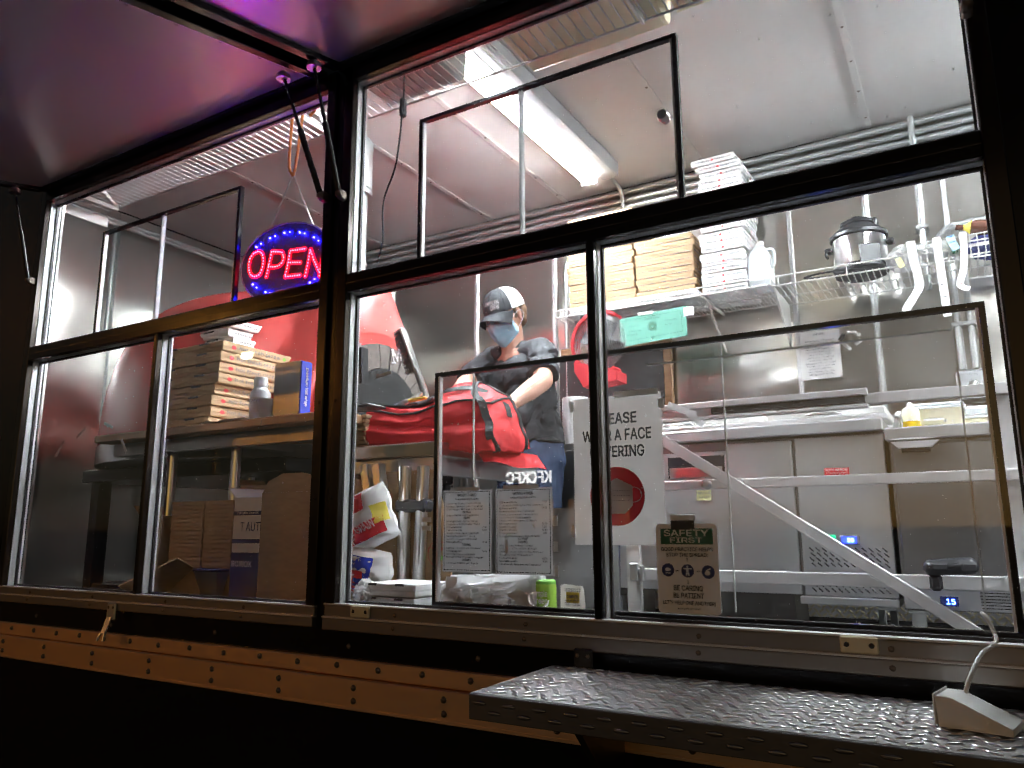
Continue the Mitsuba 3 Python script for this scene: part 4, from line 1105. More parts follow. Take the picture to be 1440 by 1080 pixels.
for x, z, a, l, w_, mt in ((-0.402, 2.255, 55, .032, .016, 'black_plastic'), (-0.388, 2.215, -48, .055, .014, 'white_plastic'), (-0.362, 2.272, -8, .038, .016, 'white_plastic'), (-0.336, 2.258, -8, .014, .016, 'white_plastic'), (-0.340, 2.225, 35, .034, .018, 'white_plastic')):
    part(ct, 'clip', move(box(-l / 2, l / 2, -.004, .004, -w_ / 2, w_ / 2, .002), (x, YB - .03, z), ry=-a), mt)
# overhead shelf above the windows, with bins
q3 = wire_shelf('long grey wire shelf hanging overhead just inside the windows', -3.05, -0.30, 0.10, 0.455, 2.792, -.034, .030, mats='galvanised')
for x in (-2.95, -1.75, -0.62):
    part(q3, 'bracket', cat(bar((x, 0.075, 2.775), (x, 0.44, 2.775), .008, .016), bar((x, 0.44, 2.78), (x, 0.08, 3.05), .006, .012)), 'white_metal')
part(q3, 'bracket', bar((-3.045, 0.08, 2.74), (-3.045, 0.455, 2.74), .008, .04), 'white_metal')


def bin_(x0, x1, y0, y1, lab, mt):
    k = thing('storage_bin', lab, 'bin')
    z = 2.800
    v = m3.Manifold.hull_points(np.array([(x, y, zz) for zz, e in ((z, .018), (z + .02, .004), (z + .12, 0)) for x in (x0 + e, x1 - e) for y in (y0 + e, y1 - e)] + [(x, y, z + .006) for x in (x0 + .008, x1 - .008) for y in (y0 + .008, y1 - .008)]))
    part(k, 'body', tm(v), mt, smooth=30)
    part(k, 'rim', box(x0 - .012, x1 + .012, y0 - .012, y1 + .012, z + .121, z + .13, .003), mt)


bin_(-1.01, -0.57, 0.12, 0.535, 'cream plastic bin on the overhead wire shelf above the right window', 'cream_plastic')
bin_(-1.50, -1.20, 0.12, 0.46, 'grey plastic bin on the overhead shelf beside the strip light', 'grey_plastic')
bin_(-0.55, -0.34, 0.14, 0.50, 'yellowish plastic bin at the right end of the overhead wire shelf', 'cream_plastic')

# ------------------------------------------------------------------ hanging LED sign
O = thing('open_sign', 'oval open sign of red and blue lights hanging inside the left window', 'sign')
plate = affinity.rotate(ell(0, 0, .176, .113, 24), -8)
part(O, 'plate', stand(affinity.translate(plate, -1.536, 2.163), .012, (0, .096, 0)), mat('sign_face', pr((.05, .045, .055), .55)))
part(O, 'rim', stand(affinity.translate(plate.buffer(.004).difference(plate.buffer(-.0005)), -1.536, 2.163), .016, (0, .098, 0)), 'grey_plastic')
strokes = [[(-1.646, 2.217), (-1.664, 2.214), (-1.676, 2.202), (-1.680, 2.184), (-1.677, 2.165), (-1.667, 2.150), (-1.650, 2.144), (-1.632, 2.148), (-1.623, 2.165), (-1.620, 2.182), (-1.625, 2.204), (-1.635, 2.214), (-1.645, 2.217)],
           [(-1.606, 2.137), (-1.600, 2.157), (-1.596, 2.177), (-1.589, 2.206), (-1.549, 2.197), (-1.541, 2.180), (-1.544, 2.167), (-1.557, 2.159), (-1.578, 2.159), (-1.598, 2.165)],
           [(-1.477, 2.118), (-1.532, 2.123), (-1.526, 2.143), (-1.520, 2.173), (-1.517, 2.194), (-1.463, 2.189)], [(-1.514, 2.160), (-1.478, 2.154)],
           [(-1.456, 2.112), (-1.448, 2.142), (-1.441, 2.183), (-1.427, 2.152), (-1.405, 2.113)], [(-1.404, 2.103), (-1.399, 2.134), (-1.391, 2.175)]]
dots = []
for s_ in strokes:
    ls = LineString(s_)
    n_ = max(2, int(round(ls.length / .0088)))
    for i in range(n_ + 1):
        p_ = ls.interpolate(i / n_, normalized=True)
        dots.append((p_.x, p_.y))
blue = [(-1.653, 2.232), (-1.635, 2.238), (-1.599, 2.247), (-1.580, 2.250), (-1.543, 2.251), (-1.522, 2.249), (-1.484, 2.240), (-1.465, 2.233), (-1.430, 2.215), (-1.413, 2.202), (-1.658, 2.123), (-1.642, 2.111), (-1.605, 2.092),
        (-1.587, 2.086), (-1.550, 2.077), (-1.531, 2.076), (-1.491, 2.077), (-1.473, 2.080), (-1.437, 2.090), (-1.420, 2.097)]
glow = unary_union([LineString(s_).buffer(.0062, 4) for s_ in strokes])
part(O, 'red_letter_strips', stand(glow, .0015, (0, .0836, 0)), 'print_red', emitter=lamp(1.25, 0.0, 0.010), kind='stuff')
part(O, 'red_lights', cat([ball((x, .0815, z), .0023, 1) for x, z in dots]), 'white_plastic', emitter=lamp(9, 0.13, 0.12), kind='stuff')
part(O, 'blue_lights', cat([ball((x, .0815, z), .0033 if i % 2 == 0 else .0026, 1) for i, (x, z) in enumerate(blue)]), 'white_plastic', emitter=lamp(.2, .25, 75), kind='stuff')
part(O, 'chain', cat(tube([(-1.620, .088, 2.258), (-1.541, .10, 2.430)], .0018, 6), tube([(-1.432, .088, 2.236), (-1.541, .10, 2.430)], .0018, 6)), 'galvanised', kind='stuff')
H = thing('orange_hook', 'pair of long orange cord hooks holding up the open sign', 'hook')
for dx, zt in ((-.012, 2.765), (.016, 2.77)):
    part(H, 'cord', tube(smoothline([(-1.541, .100, 2.425), (-1.553 + dx, .105, 2.47), (-1.556 + dx * 1.5, .115, 2.62), (-1.56 + dx * 1.6, .12, zt)], 20), .0042, 8), 'orange_cord', smooth=True)
part(H, 'loop', tube(smoothline([(-1.575, .125, 2.80), (-1.625, .135, 2.76), (-1.62, .14, 2.715), (-1.57, .14, 2.70)], 18), .004, 8), 'orange_cord', smooth=True)
part(H, 'loop', tube(smoothline([(-1.50, .13, 2.80), (-1.475, .14, 2.76), (-1.475, .145, 2.70), (-1.49, .145, 2.66), (-1.53, .14, 2.625)], 18), .004, 8), 'orange_cord', smooth=True)
CB = thing('sign_cable', 'thin black cable with an inline switch hanging beside the right window post', 'cable')
part(CB, 'cable', tube(smoothline([(-1.135, .08, 2.70), (-1.130, .075, 2.56), (-1.128, .07, 2.50), (-1.137, .07, 2.40), (-1.150, .07, 2.33), (-1.187, .075, 2.255), (-1.190, .08, 2.16), (-1.205, .08, 2.10)], 40), .0022, 6), 'black_plastic', smooth=True)
part(CB, 'switch', box(-1.1355, -1.1205, .062, .080, 2.468, 2.518, .004), 'black_plastic')

# ------------------------------------------------------------------ oven
OV = thing('pizza_oven', 'big red domed pizza oven with a brick arch and a steel chimney', 'oven')
ox, oy = -2.76, 1.18
prof = [(0.0, 2.520), (.18, 2.510), (.34, 2.478), (.47, 2.425), (.57, 2.35), (.645, 2.25), (.69, 2.13), (.715, 2.0), (.725, 1.88), (.725, 1.80), (.70, 1.795)]
pc = smoothline(prof, 60)
om = m3.Manifold.hull_points(np.vstack([np.stack([ox + r * np.cos(np.arange(56) * 2 * np.pi / 56), oy + r * np.sin(np.arange(56) * 2 * np.pi / 56), 0 * np.arange(56) + z], 1) for r, z in pc[1:]]))
hood = [(-2.27 + .20 * math.cos(a), 1.10 + .20 * math.sin(a), 2.47) for a in np.linspace(0, 6.28, 28)] + [(-2.27 + .16 * math.cos(a), 1.10 + .16 * math.sin(a), 2.535) for a in np.linspace(0, 6.28, 28)]
hood += [(-2.27 + .10 * math.cos(a), 1.10 + .10 * math.sin(a), 2.56) for a in np.linspace(0, 6.28, 24)]
hood += [(-2.03, 1.04 + .40 * math.cos(a), 1.86 + .36 * math.sin(a)) for a in np.linspace(0, 3.1416, 28)] + [(-2.03, y, 1.796) for y in (.64, 1.44)]
hood += [(-2.50, 1.10 + .46 * math.cos(a), 1.86 + .52 * math.sin(a)) for a in np.linspace(0, 3.1416, 28)] + [(-2.50, y, 1.796) for y in (.64, 1.56)]
dm = tm((om + m3.Manifold.hull_points(np.array(hood))).refine_to_length(.028))
dm.merge_vertices()
trimesh.smoothing.filter_taubin(dm, lamb=.6, nu=.61, iterations=60)
dm.vertices = dm.vertices + dm.vertex_normals * (.006 * (meshkit.fbm(dm.vertices * 3.0, 3, 2) - .5))[:, None]
part(OV, 'dome', dm, 'red_enamel', smooth=True)
part(OV, 'floor_slab', lathe([(0, 1.715), (.73, 1.715), (.73, 1.793), (0, 1.793)], (ox, oy, 0), 48), 'dark_steel', smooth=40)
st_ = part(OV, 'stand', cat(box(-3.40, -2.12, .66, 1.72, 1.66, 1.714, .004)), 'black_frame')
for x in (-3.37, -2.18):
    for y in (0.69, 1.66):
        part(st_, 'leg', box(x, x + .06, y, y + .06, 1.05, 1.659, .003), 'black_frame')
part(st_, 'lower_shelf', box(-3.38, -2.14, .70, 1.70, 1.20, 1.225, .003), 'black_frame')
AX, AY, AZ0, RI, RO = -2.075, 1.04, 1.885, .205, .305
nseg = 13
for k in range(nseg):
    a0, a1 = math.pi * k / nseg + .012, math.pi * (k + 1) / nseg - .012
    ring_ = [(RO * math.cos(a), RO * math.sin(a)) for a in np.linspace(a0, a1, 4)] + [(RI * math.cos(a), RI * math.sin(a)) for a in np.linspace(a1, a0, 4)]
    m = extr(Polygon(ring_), .14 + .004 * math.sin(5 * k))
    m.apply_transform(SIDE)
    m.apply_translation((AX - .05, AY, AZ0))
    part(OV, 'arch_brick', m, 'stone')
ringp = Polygon([((RO + .05) * math.cos(a), (RO + .05) * math.sin(a)) for a in np.linspace(0, math.pi, 30)] + [(-RO - .05, -.11), (RO + .05, -.11)]).difference(Polygon([((RO + .002) * math.cos(a), (RO + .002) * math.sin(a)) for a in np.linspace(0, math.pi, 30)] + [(-RO - .002, -.105), (RO + .002, -.105)]))
part(OV, 'arch_collar', stand(ringp, .12, (AX - .05, AY, AZ0), SIDE), 'red_enamel', smooth=30)
part(OV, 'arch_mortar', stand(Polygon([((RO - .004) * math.cos(a), (RO - .004) * math.sin(a)) for a in np.linspace(0, math.pi, 30)] + [(-RO + .004, -.10), (RO - .004, -.10)]).difference(Polygon([((RI + .004) * math.cos(a), (RI + .004) * math.sin(a)) for a in np.linspace(0, math.pi, 30)] + [(-RI - .004, -.10), (RI + .004, -.10)])), .10, (AX - .04, AY, AZ0), SIDE), 'tan_leaf')
part(OV, 'oven_door', stand(Polygon([((RI - .003) * math.cos(a), (RI - .003) * math.sin(a)) for a in np.linspace(0, math.pi, 30)] + [(-RI + .003, -.10), (RI - .003, -.10)]), .05, (AX + .055, AY + .0, AZ0), SIDE), 'soot')
part(OV, 'chalk_mark', stand(cat(move(text('M', .055), (0, 0, 0), rz=18), move(text('-', .06), (-.02, -.035, 0), rz=14)), 1, (AX + .092, AY + .075, AZ0 + .250), SIDE), 'print_white')
part(OV, 'chimney', cat(cyl((-2.27, 1.10, 2.50), (-2.27, 1.10, 2.93), .080, 28), lathe([(.086, 2.60), (.086, 2.615), (.081, 2.615)], (-2.27, 1.10, 0), 28)), 'galvanised', smooth=40)
part(OV, 'flue_collar', cat(lathe([(0, 2.93), (.098, 2.93), (.098, 3.19), (0, 3.19)], (-2.27, 1.10, 0), 28), lathe([(.098, 2.95), (.104, 2.955), (.098, 2.96)], (-2.27, 1.10, 0), 28)), 'galvanised', smooth=40)
BR = thing('oven_brush', 'dark bristled oven brush leaning head up beside the oven arch', 'brush')
hd, tl = np.array((-1.885, 1.02, 2.241)), np.array((-1.809, 1.02, 2.063))
part(BR, 'head', bar(hd, tl, .035, .014, up=(.9, 0, .4), b=.003), 'dark_steel')
d_ = (tl - hd) / np.linalg.norm(tl - hd); n2 = np.array((-.93, 0, -.36)); n2 = n2 - d_ * (n2 @ d_); n2 /= np.linalg.norm(n2)
br = []
rr_ = np.random.default_rng(3)
for i in range(26):
    for j in range(5):
        b0 = hd + d_ * (np.linalg.norm(tl - hd) * (i + .5) / 26) + np.array((0, (j - 2) * .007, 0)) + n2 * .007
        br.append(tube([b0, b0 + n2 * (.034 + .006 * rr_.random()) + (rr_.random(3) - .5) * .010], .0020, 4))
part(BR, 'bristles', cat(br), 'black_web', kind='stuff')
part(BR, 'handle', cyl(tl - d_ * .02, tl + d_ * .42, .014, 12), 'dark_steel', smooth=40)

# ------------------------------------------------------------------ tables
WT = thing('wood_table', 'wood edged table inside the left window carrying the kraft box stack', 'table')
for k_, (a, b) in enumerate(((-2.78, -1.885), (-1.883, -1.588))):
    part(WT, 'top_board', box(a, b, .335, .92, 1.770, 1.797, .003), 'wood_edge')
part(WT, 'frame', cat(box(-2.76, -1.60, .40, .425, 1.722, 1.7695, .002), box(-2.76, -1.60, .86, .885, 1.722, 1.7695, .002), box(-2.2, -2.17, .4255, .8595, 1.735, 1.7695, .002), box(-1.80, -1.77, .4255, .8595, 1.735, 1.7695, .002)), 'dark_steel')
for x, y in ((-2.50, .47), (-2.155, .47), (-2.50, .83), (-1.66, .83), (-1.68, .47)):
    part(WT, 'leg', cyl((x, y, 1.056), (x, y, 1.735), .018, 14), 'chrome', smooth=40)
ET = thing('steel_table', 'stainless table under the red delivery bag', 'table')
part(ET, 'top', box(-1.585, -1.268, .42, 1.02, 1.652, 1.694, .004), 'steel')
part(ET, 'apron', cat(box(-1.585, -1.275, .435, .452, 1.612, 1.6515, .002), box(-1.290, -1.272, .4525, 1.01, 1.600, 1.6515, .002)), 'galvanised')
for x, y in ((-1.30, .47), (-1.30, .97), (-1.55, .47), (-1.55, .97)):
    part(ET, 'leg', cyl((x, y, 1.056), (x, y, 1.652), .016, 14), 'chrome', smooth=40)
part(ET, 'undershelf', box(-1.58, -1.275, .44, 1.0, 1.18, 1.195, .002), 'steel')
SC2 = thing('steel_cabinet', 'dark speckled steel cabinet between the worker and the prep fridge', 'cabinet')
part(SC2, 'body', box(-1.66, -1.275, 1.66, 2.12, 1.06, 1.812, .003), 'dark_steel')
part(SC2, 'door', box(-1.648, -1.285, 1.640, 1.6595, 1.10, 1.78, .003), 'dark_steel')
part(SC2, 'sticker', box(-1.385, -1.350, 1.636, 1.6395, 1.62, 1.665), 'yellow_note')
part(SC2, 'sticker_mark', stand(Point(-1.3675, 1.645).buffer(.010, 10).difference(Point(-1.3675, 1.645).buffer(.005, 10)), .0005, (0, 1.6355, 0)), 'print_black')
LS = thing('window_ledge', 'low dark steel ledge along the bottom of the right window', 'ledge')
part(LS, 'top', box(-1.24, -.60, .07, .36, 1.255, 1.268, .002), 'dark_steel')
part(LS, 'back_panel', box(-1.0, -.72, .40, .41, 1.08, 1.50), 'dark_steel')
TW = thing('paper_towel', 'white paper towel roll standing on the cabinet behind the worker', 'paper towel')
part(TW, 'roll', lathe([(.016, 0), (.058, 0), (.060, .003), (.060, .207), (.058, .21), (.016, .21)], (-1.470, 1.735, 1.8125), 36), 'paper', smooth=40)
part(TW, 'core', lathe([(.0155, 0), (.0155, .205), (.012, .205), (.012, 0)], (-1.470, 1.735, 1.8125), 20), 'kraft', smooth=40)
# red fan
FN = thing('red_fan', 'red framed round fan hanging behind the window mullion', 'fan')
fx, fy_, fz = -1.235, 1.52, 2.20
rim = []
for a in np.linspace(math.radians(55), math.radians(300), 40):
    rim.append((fx + .125 * math.cos(a), fy_, fz + .130 * math.sin(a)))
part(FN, 'rim', ribbon(np.array(rim), .07, .012, (0, 1, 0)), 'print_red', smooth=40)
part(FN, 'base', tm(m3.Manifold.hull_points(np.array([(fx - .11 + .02 * i, fy_ + dy, fz - .095 - .035 * i + dz) for i in (0, 1, 2) for dy in (-.05, .05) for dz in (-.02, .02)] + [(fx + .08, fy_ + dy, fz - .15 + dz) for dy in (-.05, .05) for dz in (-.02, .02)]))), 'print_red')
part(FN, 'guard', cat([trimesh.creation.torus(r, .0016, 40, 6).apply_transform(trimesh.transformations.rotation_matrix(math.pi / 2, (1, 0, 0))).apply_translation((fx, fy_ - .03, fz)) for r in np.arange(.02, .118, .0078)]), 'galvanised', smooth=True, kind='stuff')
hub = part(FN, 'hub', move(lathe([(0, .02), (.018, .018), (.02, 0), (0, 0)], n=20), (fx, fy_ - .025, fz), rx=90), 'black_plastic', smooth=40)
for k in range(4):
    part(FN, 'blade', move(box(.015, .10, -.002, .002, -.03, .03, .002), (0, 0, 0), rx=25).apply_transform(trimesh.transformations.rotation_matrix(k * math.pi / 2 + .4, (0, 1, 0))).apply_translation((fx, fy_, fz)), 'black_plastic')
part(FN, 'clamp', box(fx - .09, fx - .05, fy_ - .03, fy_ + .03, fz + .105, fz + .125, .004), 'black_plastic')

# ------------------------------------------------------------------ boxes on the wood table
hq = .0378
for i in range(8):
    dx = (-.026, -.020, -.008, -.006, .013, .016, .018, .020)[i]
    pizza_box((.335, .325, hq - .0008, 'kraft'), -2.215 - .1675 + dx + .022, .395 + .1625 + .004 * math.sin(i * 3.), 1.7985 + i * hq, 0.8 * math.sin(i * 2.2), f'kraft pizza box with tomato print, {nth(i, 8)} in the left window stack', 'printed kraft boxes in the left window', side='side', slots='slot')
for i in range(4):
    dx = (-.014, .0, -.016, -.006)[i]
    pizza_box((.40, .30, .0335, 'white_card'), -2.318 - .20 + dx, .56 + .15, 1.7985 + 8 * hq + i * .0345, -1.5 + 1.2 * math.sin(i * 2.2), f'large white pizza box, {nth(i, 4)} of four atop the kraft stack', 'white boxes on the kraft stack', side='sideprint', slots='slot')
SB = thing('spice_bottle', 'clear bottle with a white cap in front of the kraft stack', 'bottle')
part(SB, 'body', lathe([(0, 0), (.030, 0), (.032, .004), (.032, .088), (.020, .104), (.020, .106), (0, .106)], (-1.938, .372, 1.798), 28), 'milky', smooth=40)
part(SB, 'cap', lathe([(0, .1065), (.022, .1065), (.022, .134), (.019, .138), (0, .138)], (-1.938, .372, 1.798), 24), 'white_plastic', smooth=40)
part(SB, 'label', lathe([(.0324, .02), (.0324, .07)], (-1.938, .372, 1.798), 28), 'paper', smooth=True)
part(SB, 'lettering', stand(text('OREGANO', .008), 1, (-1.938, .338, 1.852)), 'print_grey')
solo('plastic_cup', lathe([(0, 0), (.024, 0), (.034, .058), (.035, .060), (.033, .060), (.023, .002), (0, .002)], (-1.893, .366, 1.798), 28), 'milky', 'small frosted cup beside the clear bottle on the wood table', 'cup', smooth=40)
solo('paper_napkin', grid(12, 6, lambda u, v: np.stack([-2.20 + .22 * u, .345 + .07 * v - .02 * u, 1.799 + .006 * np.abs(np.sin(7 * u + 3 * v)) + .004 * v], 1)), 'paper', 'crumpled white napkin lying at the foot of the kraft stack', 'napkin', smooth=True)
WB = thing('wrap_box', 'upright grey carton with a blue printed side on the wood table', 'box')
part(WB, 'front', box(-1.855, -1.742, .352, .376, 1.799, 1.968, .001), 'dark_steel')
part(WB, 'side', box(-1.7415, -1.735, .352, .395, 1.799, 1.966, .001), 'print_blue')
m_ = move(text('premium foil wrap', .011, True, wide=.12), (0, 0, 0), rz=-90); m_.apply_transform(SIDE); m_.apply_translation((-1.7348, .370, 1.885))
part(WB, 'lettering', m_, 'print_white')
part(WB, 'back', box(-1.855, -1.742, .377, .395, 1.799, 1.966, .001), 'print_blue')
TM = thing('order_tablet', 'grey backed tablet on a bracket behind the window post', 'tablet')
part(TM, 'back', tm(m3.Manifold.hull_points(np.array([(-1.605, .300, 1.968), (-1.425, .262, 1.964), (-1.418, .262, 1.850), (-1.590, .300, 1.812), (-1.605, .312, 1.968), (-1.425, .274, 1.964), (-1.418, .274, 1.850), (-1.590, .312, 1.812)]))), 'tablet_grey')
part(TM, 'screen', tm(m3.Manifold.hull_points(np.array([(-1.424, .263, 1.952), (-1.414, .263, 1.950), (-1.408, .263, 1.845), (-1.417, .263, 1.847), (-1.424, .290, 1.952), (-1.414, .290, 1.950), (-1.408, .290, 1.845), (-1.417, .290, 1.847)]))), 'print_black')
part(TM, 'stand', cat(box(-1.53, -1.49, .315, .345, 1.797, 1.88, .004), box(-1.585, -1.45, .34, .42, 1.7975, 1.806, .003)), 'black_plastic')

# ------------------------------------------------------------------ below the tables, left window
def carton(lab, x0, x1, y0, y1, z0, z1, mt, flaps=True, key='carton'):
    k = thing(key, lab, 'carton')
    t = .004
    part(k, 'body', cat(box(x0, x1, y0, y0 + t, z0, z1), box(x0, x1, y1 - t, y1, z0, z1), box(x0, x0 + t, y0 + t, y1 - t, z0, z1), box(x1 - t, x1, y0 + t, y1 - t, z0, z1), box(x0 + t, x1 - t, y0 + t, y1 - t, z0, z0 + t)), mt)
    if flaps:
        h = (y1 - y0) * .42
        part(k, 'flap', bar((x0 + .004, y0, z1), (x0 + .004 - h * .55, y0 + .0, z1 + h * .45), y1 - y0, .003, up=(.6, 0, .8)).apply_translation((0, (y1 - y0) / 2, 0)), mt)
        part(k, 'flap', bar(((x0 + x1) / 2, y1 - .002, z1), ((x0 + x1) / 2, y1 + h * .5, z1 + h * .6), x1 - x0, .003, up=(0, -.6, .8)), mt)
    return k


part(TR, 'window_bench', box(-2.56, -1.30, .07, .62, 1.235, 1.252, .002), 'black_frame')
bz = 1.2525
k = carton('plain brown carton standing upright against the glass in the lower left window', -1.708, -1.500, .20, .40, bz, 1.552, 'kraft', False)
part(k, 'tall_flap', stand(Polygon([(-1.706, 1.5525), (-1.502, 1.5525), (-1.515, 1.595), (-1.550, 1.603), (-1.63, 1.604), (-1.685, 1.584)]), .004, (0, .204, 0)), 'kraft')
part(k, 'side_flap', stand(Polygon([(.20, 1.30), (.34, 1.28), (.34, 1.55), (.20, 1.52)]), .003, (-1.496, 0, 0), SIDE), 'kraft')
k = carton('white carton with navy printing standing between brown cartons', -1.895, -1.768, .262, .42, bz, 1.545, 'white_card', True)
part(k, 'printed_base', box(-1.893, -1.770, .2585, .2612, bz + .001, 1.385), 'print_navy')
part(k, 'stripe', cat(box(-1.893, -1.770, .2590, .2615, 1.493, 1.505), box(-1.893, -1.770, .2590, .2615, 1.412, 1.424)), 'print_navy')
part(k, 'lettering', cat(stand(text('T AUT', .026, wide=.082), 1, (-1.822, .2612, 1.447)), stand(text('T', .026), 1, (-1.776, .2612, 1.447)), stand(text('FOR COFFEE', .007, True, wide=.08), 1, (-1.83, .2584, 1.4955))), 'print_navy')
part(k, 'small_print', cat(stand(text('FOR EVERY COUNTER', .006, True, wide=.09), 1, (-1.83, .2584, 1.4965)), *[stand(text('BOX', .016, True), 1, (x, .2580, 1.345)) for x in (-1.865, -1.825)]), 'print_white')
for i, (x0, x1) in enumerate(((-2.185, -2.032), (-2.026, -1.898))):
    kk = thing('flat_box_bundle', ('bundle of folded kraft boxes leaning at the left end of the lower window' if i == 0 else 'bundle of folded kraft boxes right of the leaning one, beside the white carton'), 'bundle')
    for j in range(15):
        part(kk, 'board', box(x0 + .002 * math.sin(j * 3 + i), x1 + .002 * math.sin(j * 2.1), .26, .46, 1.345 + j * .0130, 1.345 + j * .0130 + .0118), 'kraft')
    part(kk, 'base_board', box(x0, x1, .262, .46, bz, 1.344), 'kraft')
solo('cardboard_flap', bar((-2.20, .16, 1.262), (-2.06, .25, 1.342), .16, .004, up=(-.4, .2, .9)), 'kraft', 'loose flap of brown card lying in front of the folded boxes', 'card')
pn = thing('steel_pan', 'steel pan with a dark rim tucked behind the loose brown flap', 'pan')
part(pn, 'body', tm(m3.Manifold.hull_points(np.array([(x, y, z) for z, e in ((bz, .02), (1.330, 0)) for x in (-2.00 + e, -1.895 - e) for y in (.215 + e, .257 - e * .3)]))), 'steel')
part(pn, 'rim', box(-2.004, -1.893, .212, .258, 1.3305, 1.338, .002), 'print_navy')
carton('open brown carton behind the folded boxes under the wood table', -2.16, -1.88, .50, .62, bz, 1.60, 'kraft', True)
carton('brown carton far left under the wood table', -2.56, -2.44, .40, .60, bz, 1.50, 'kraft', True)
carton('open brown carton at the right end under the wood table, behind the upright one', -1.62, -1.42, .46, .61, bz, 1.60, 'kraft', True)

# ------------------------------------------------------------------ lower right window: pipes, bags, boxes
z0_ = 1.269
for i, nm in enumerate(('upper of the two white pizza boxes lying on the ledge behind the glass', 'lower of the two white pizza boxes lying on the ledge behind the glass')):
    pizza_box((.150, .14, .030, 'white_card'), -1.148, .155, z0_ + (.0312 if i == 0 else .0), 0.6 * (1 - 2 * i), nm, 'white boxes on the window ledge', slots='slot')
pk = thing('kraft_panel', 'tall kraft card panel with a round stamp standing behind the steel pipes', 'panel')
part(pk, 'sheet', stand(Polygon([(-1.48, 1.20), (-1.195, 1.20), (-1.20, 1.34), (-1.225, 1.50), (-1.262, 1.612), (-1.47, 1.612)]), .006, (0, .408, 0)), 'kraft')
part(pk, 'stamp', cat(stand(Point(-1.243, 1.385).buffer(.034, 20).difference(Point(-1.243, 1.385).buffer(.0325, 20)), .0005, (0, .402, 0)), stand(text('VICEN', .010, True, wide=.04), 1, (-1.243, .4015, 1.392))), 'print_red')
part(pk, 'stamp_leaf', stand(unary_union([ell(-1.25, 1.372, .010, .007), ell(-1.232, 1.374, .008, .006)]), .0005, (0, .402, 0)), 'print_green')
for i, (a, b, r) in enumerate((((-1.335, .37, 1.62), (-1.335, .37, 1.255), .017), ((-1.272, .37, 1.62), (-1.285, .37, 1.255), .017))):
    solo('steel_pipe', cyl(a, b, r, 16), 'chrome', ('upright steel pipe, left of the taped pair' if i == 0 else 'upright steel pipe, right of the taped pair'), 'pipe', smooth=40)
solo('black_tape_wrap', box(-1.358, -1.248, .350, .392, 1.495, 1.530, .008), 'black_web', 'band of black tape binding two upright steel pipes', 'tape')
for i, (a, b) in enumerate((((-1.470, .36, 1.63), (-1.405, .34, 1.44)), ((-1.425, .36, 1.63), (-1.370, .34, 1.44)))):
    solo('channel_strip', bar(a, b, .030, .030, b=.003), 'chrome', ('leaning steel channel strip behind the flour bags, on the left' if i == 0 else 'leaning steel channel strip behind the flour bags, on the right'), 'strip')


def pillow(c, w, h, d, tilt, seed, puff=1.0):
    def fn(u, v, s):
        a, b = 2 * u - 1, 2 * v - 1
        bul = np.sqrt(np.maximum(0, (1 - a ** 4) * (1 - b ** 4)))
        n_ = meshkit.fbm(np.stack([a * 2.2, b * 2.2, 0 * a + seed], 1), 4, seed) - .5
        return np.stack([a * w / 2 * (1 + .05 * n_), s * (d / 2 * bul * (1 + .9 * puff * n_)), b * h / 2 * (1 + .05 * n_)], 1)
    f_, b_ = grid(28, 22, lambda u, v: fn(u, v, -1)), grid(28, 22, lambda u, v: fn(u, v, 1))
    b_.invert()
    return [move(m, c, ry=-tilt) for m in (f_, b_)], fn


def flour_bag(lab, c, w, h, d, tilt, seed, body, bands, words):
    k = thing('flour_bag', lab, 'flour bag')
    ms, fn = pillow(c, w, h, d, tilt, seed)
    part(k, 'sack', cat(ms), body, smooth=35)
    for (v0, v1, u0, u1, mt) in bands:
        m = grid(20, 6, lambda u, v: fn(u0 + (u1 - u0) * u, v0 + (v1 - v0) * v, -1) - np.array([0, .0012, 0]))
        part(k, 'printed_band', move(m, c, ry=-tilt), mt, smooth=True)
    for (s, hh, du, dv, ww) in words:
        t = text(s, hh, True, wide=ww).subdivide_to_size(.006) if False else text(s, hh, True, wide=ww)
        v = t.vertices
        u_, w_ = (v[:, 0] + du) / w + .5, (v[:, 1] + dv) / h + .5
        p = fn(np.clip(u_, 0.01, .99), np.clip(w_, .01, .99), -1) - np.stack([0 * u_, .0020 + v[:, 2], 0 * u_], 1)
        p[:, 0], p[:, 2] = v[:, 0] + du, v[:, 1] + dv
        t.vertices = p
        part(k, 'lettering', move(t, c, ry=-tilt), 'print_white')
    return k


flour_bag('white flour bag with red banners leaning over the pipes', (-1.395, .235, 1.455), .27, .15, .09, 22, 3, 'white_card', [(.62, .92, .30, .80, 'print_red'), (.12, .40, .05, .95, 'print_red'), (.30, .62, .86, .99, 'print_yellow'), (.60, .95, .02, .14, 'print_yellow')], [('EVERY', .020, .020, .036, .08), ('WHOLE GRAIN', .020, .030, -.034, .13), ('EVERY', .015, .0, -.056, .06)])
flour_bag('blue and red printed flour bag squashed under the white one', (-1.370, .215, 1.352), .23, .115, .09, -8, 7, 'white_card', [(.15, .85, .45, .88, 'print_blue'), (.10, .55, .40, .80, 'print_red')], [])
solo('dark_foil_bag', crumple((-1.455, .23, 1.36), (.05, .05, .05), 5, 4, .5), 'dark_steel', 'crumpled dark foil bag at the left of the flour bags', 'bag', smooth=25)
solo('clear_film_bundle', crumple((-1.225, .10, 1.300), (.026, .035, .032), 15, 4, .4), 'bag_film', 'crumple of clear film at the left end of the window ledge', 'film', smooth=25)
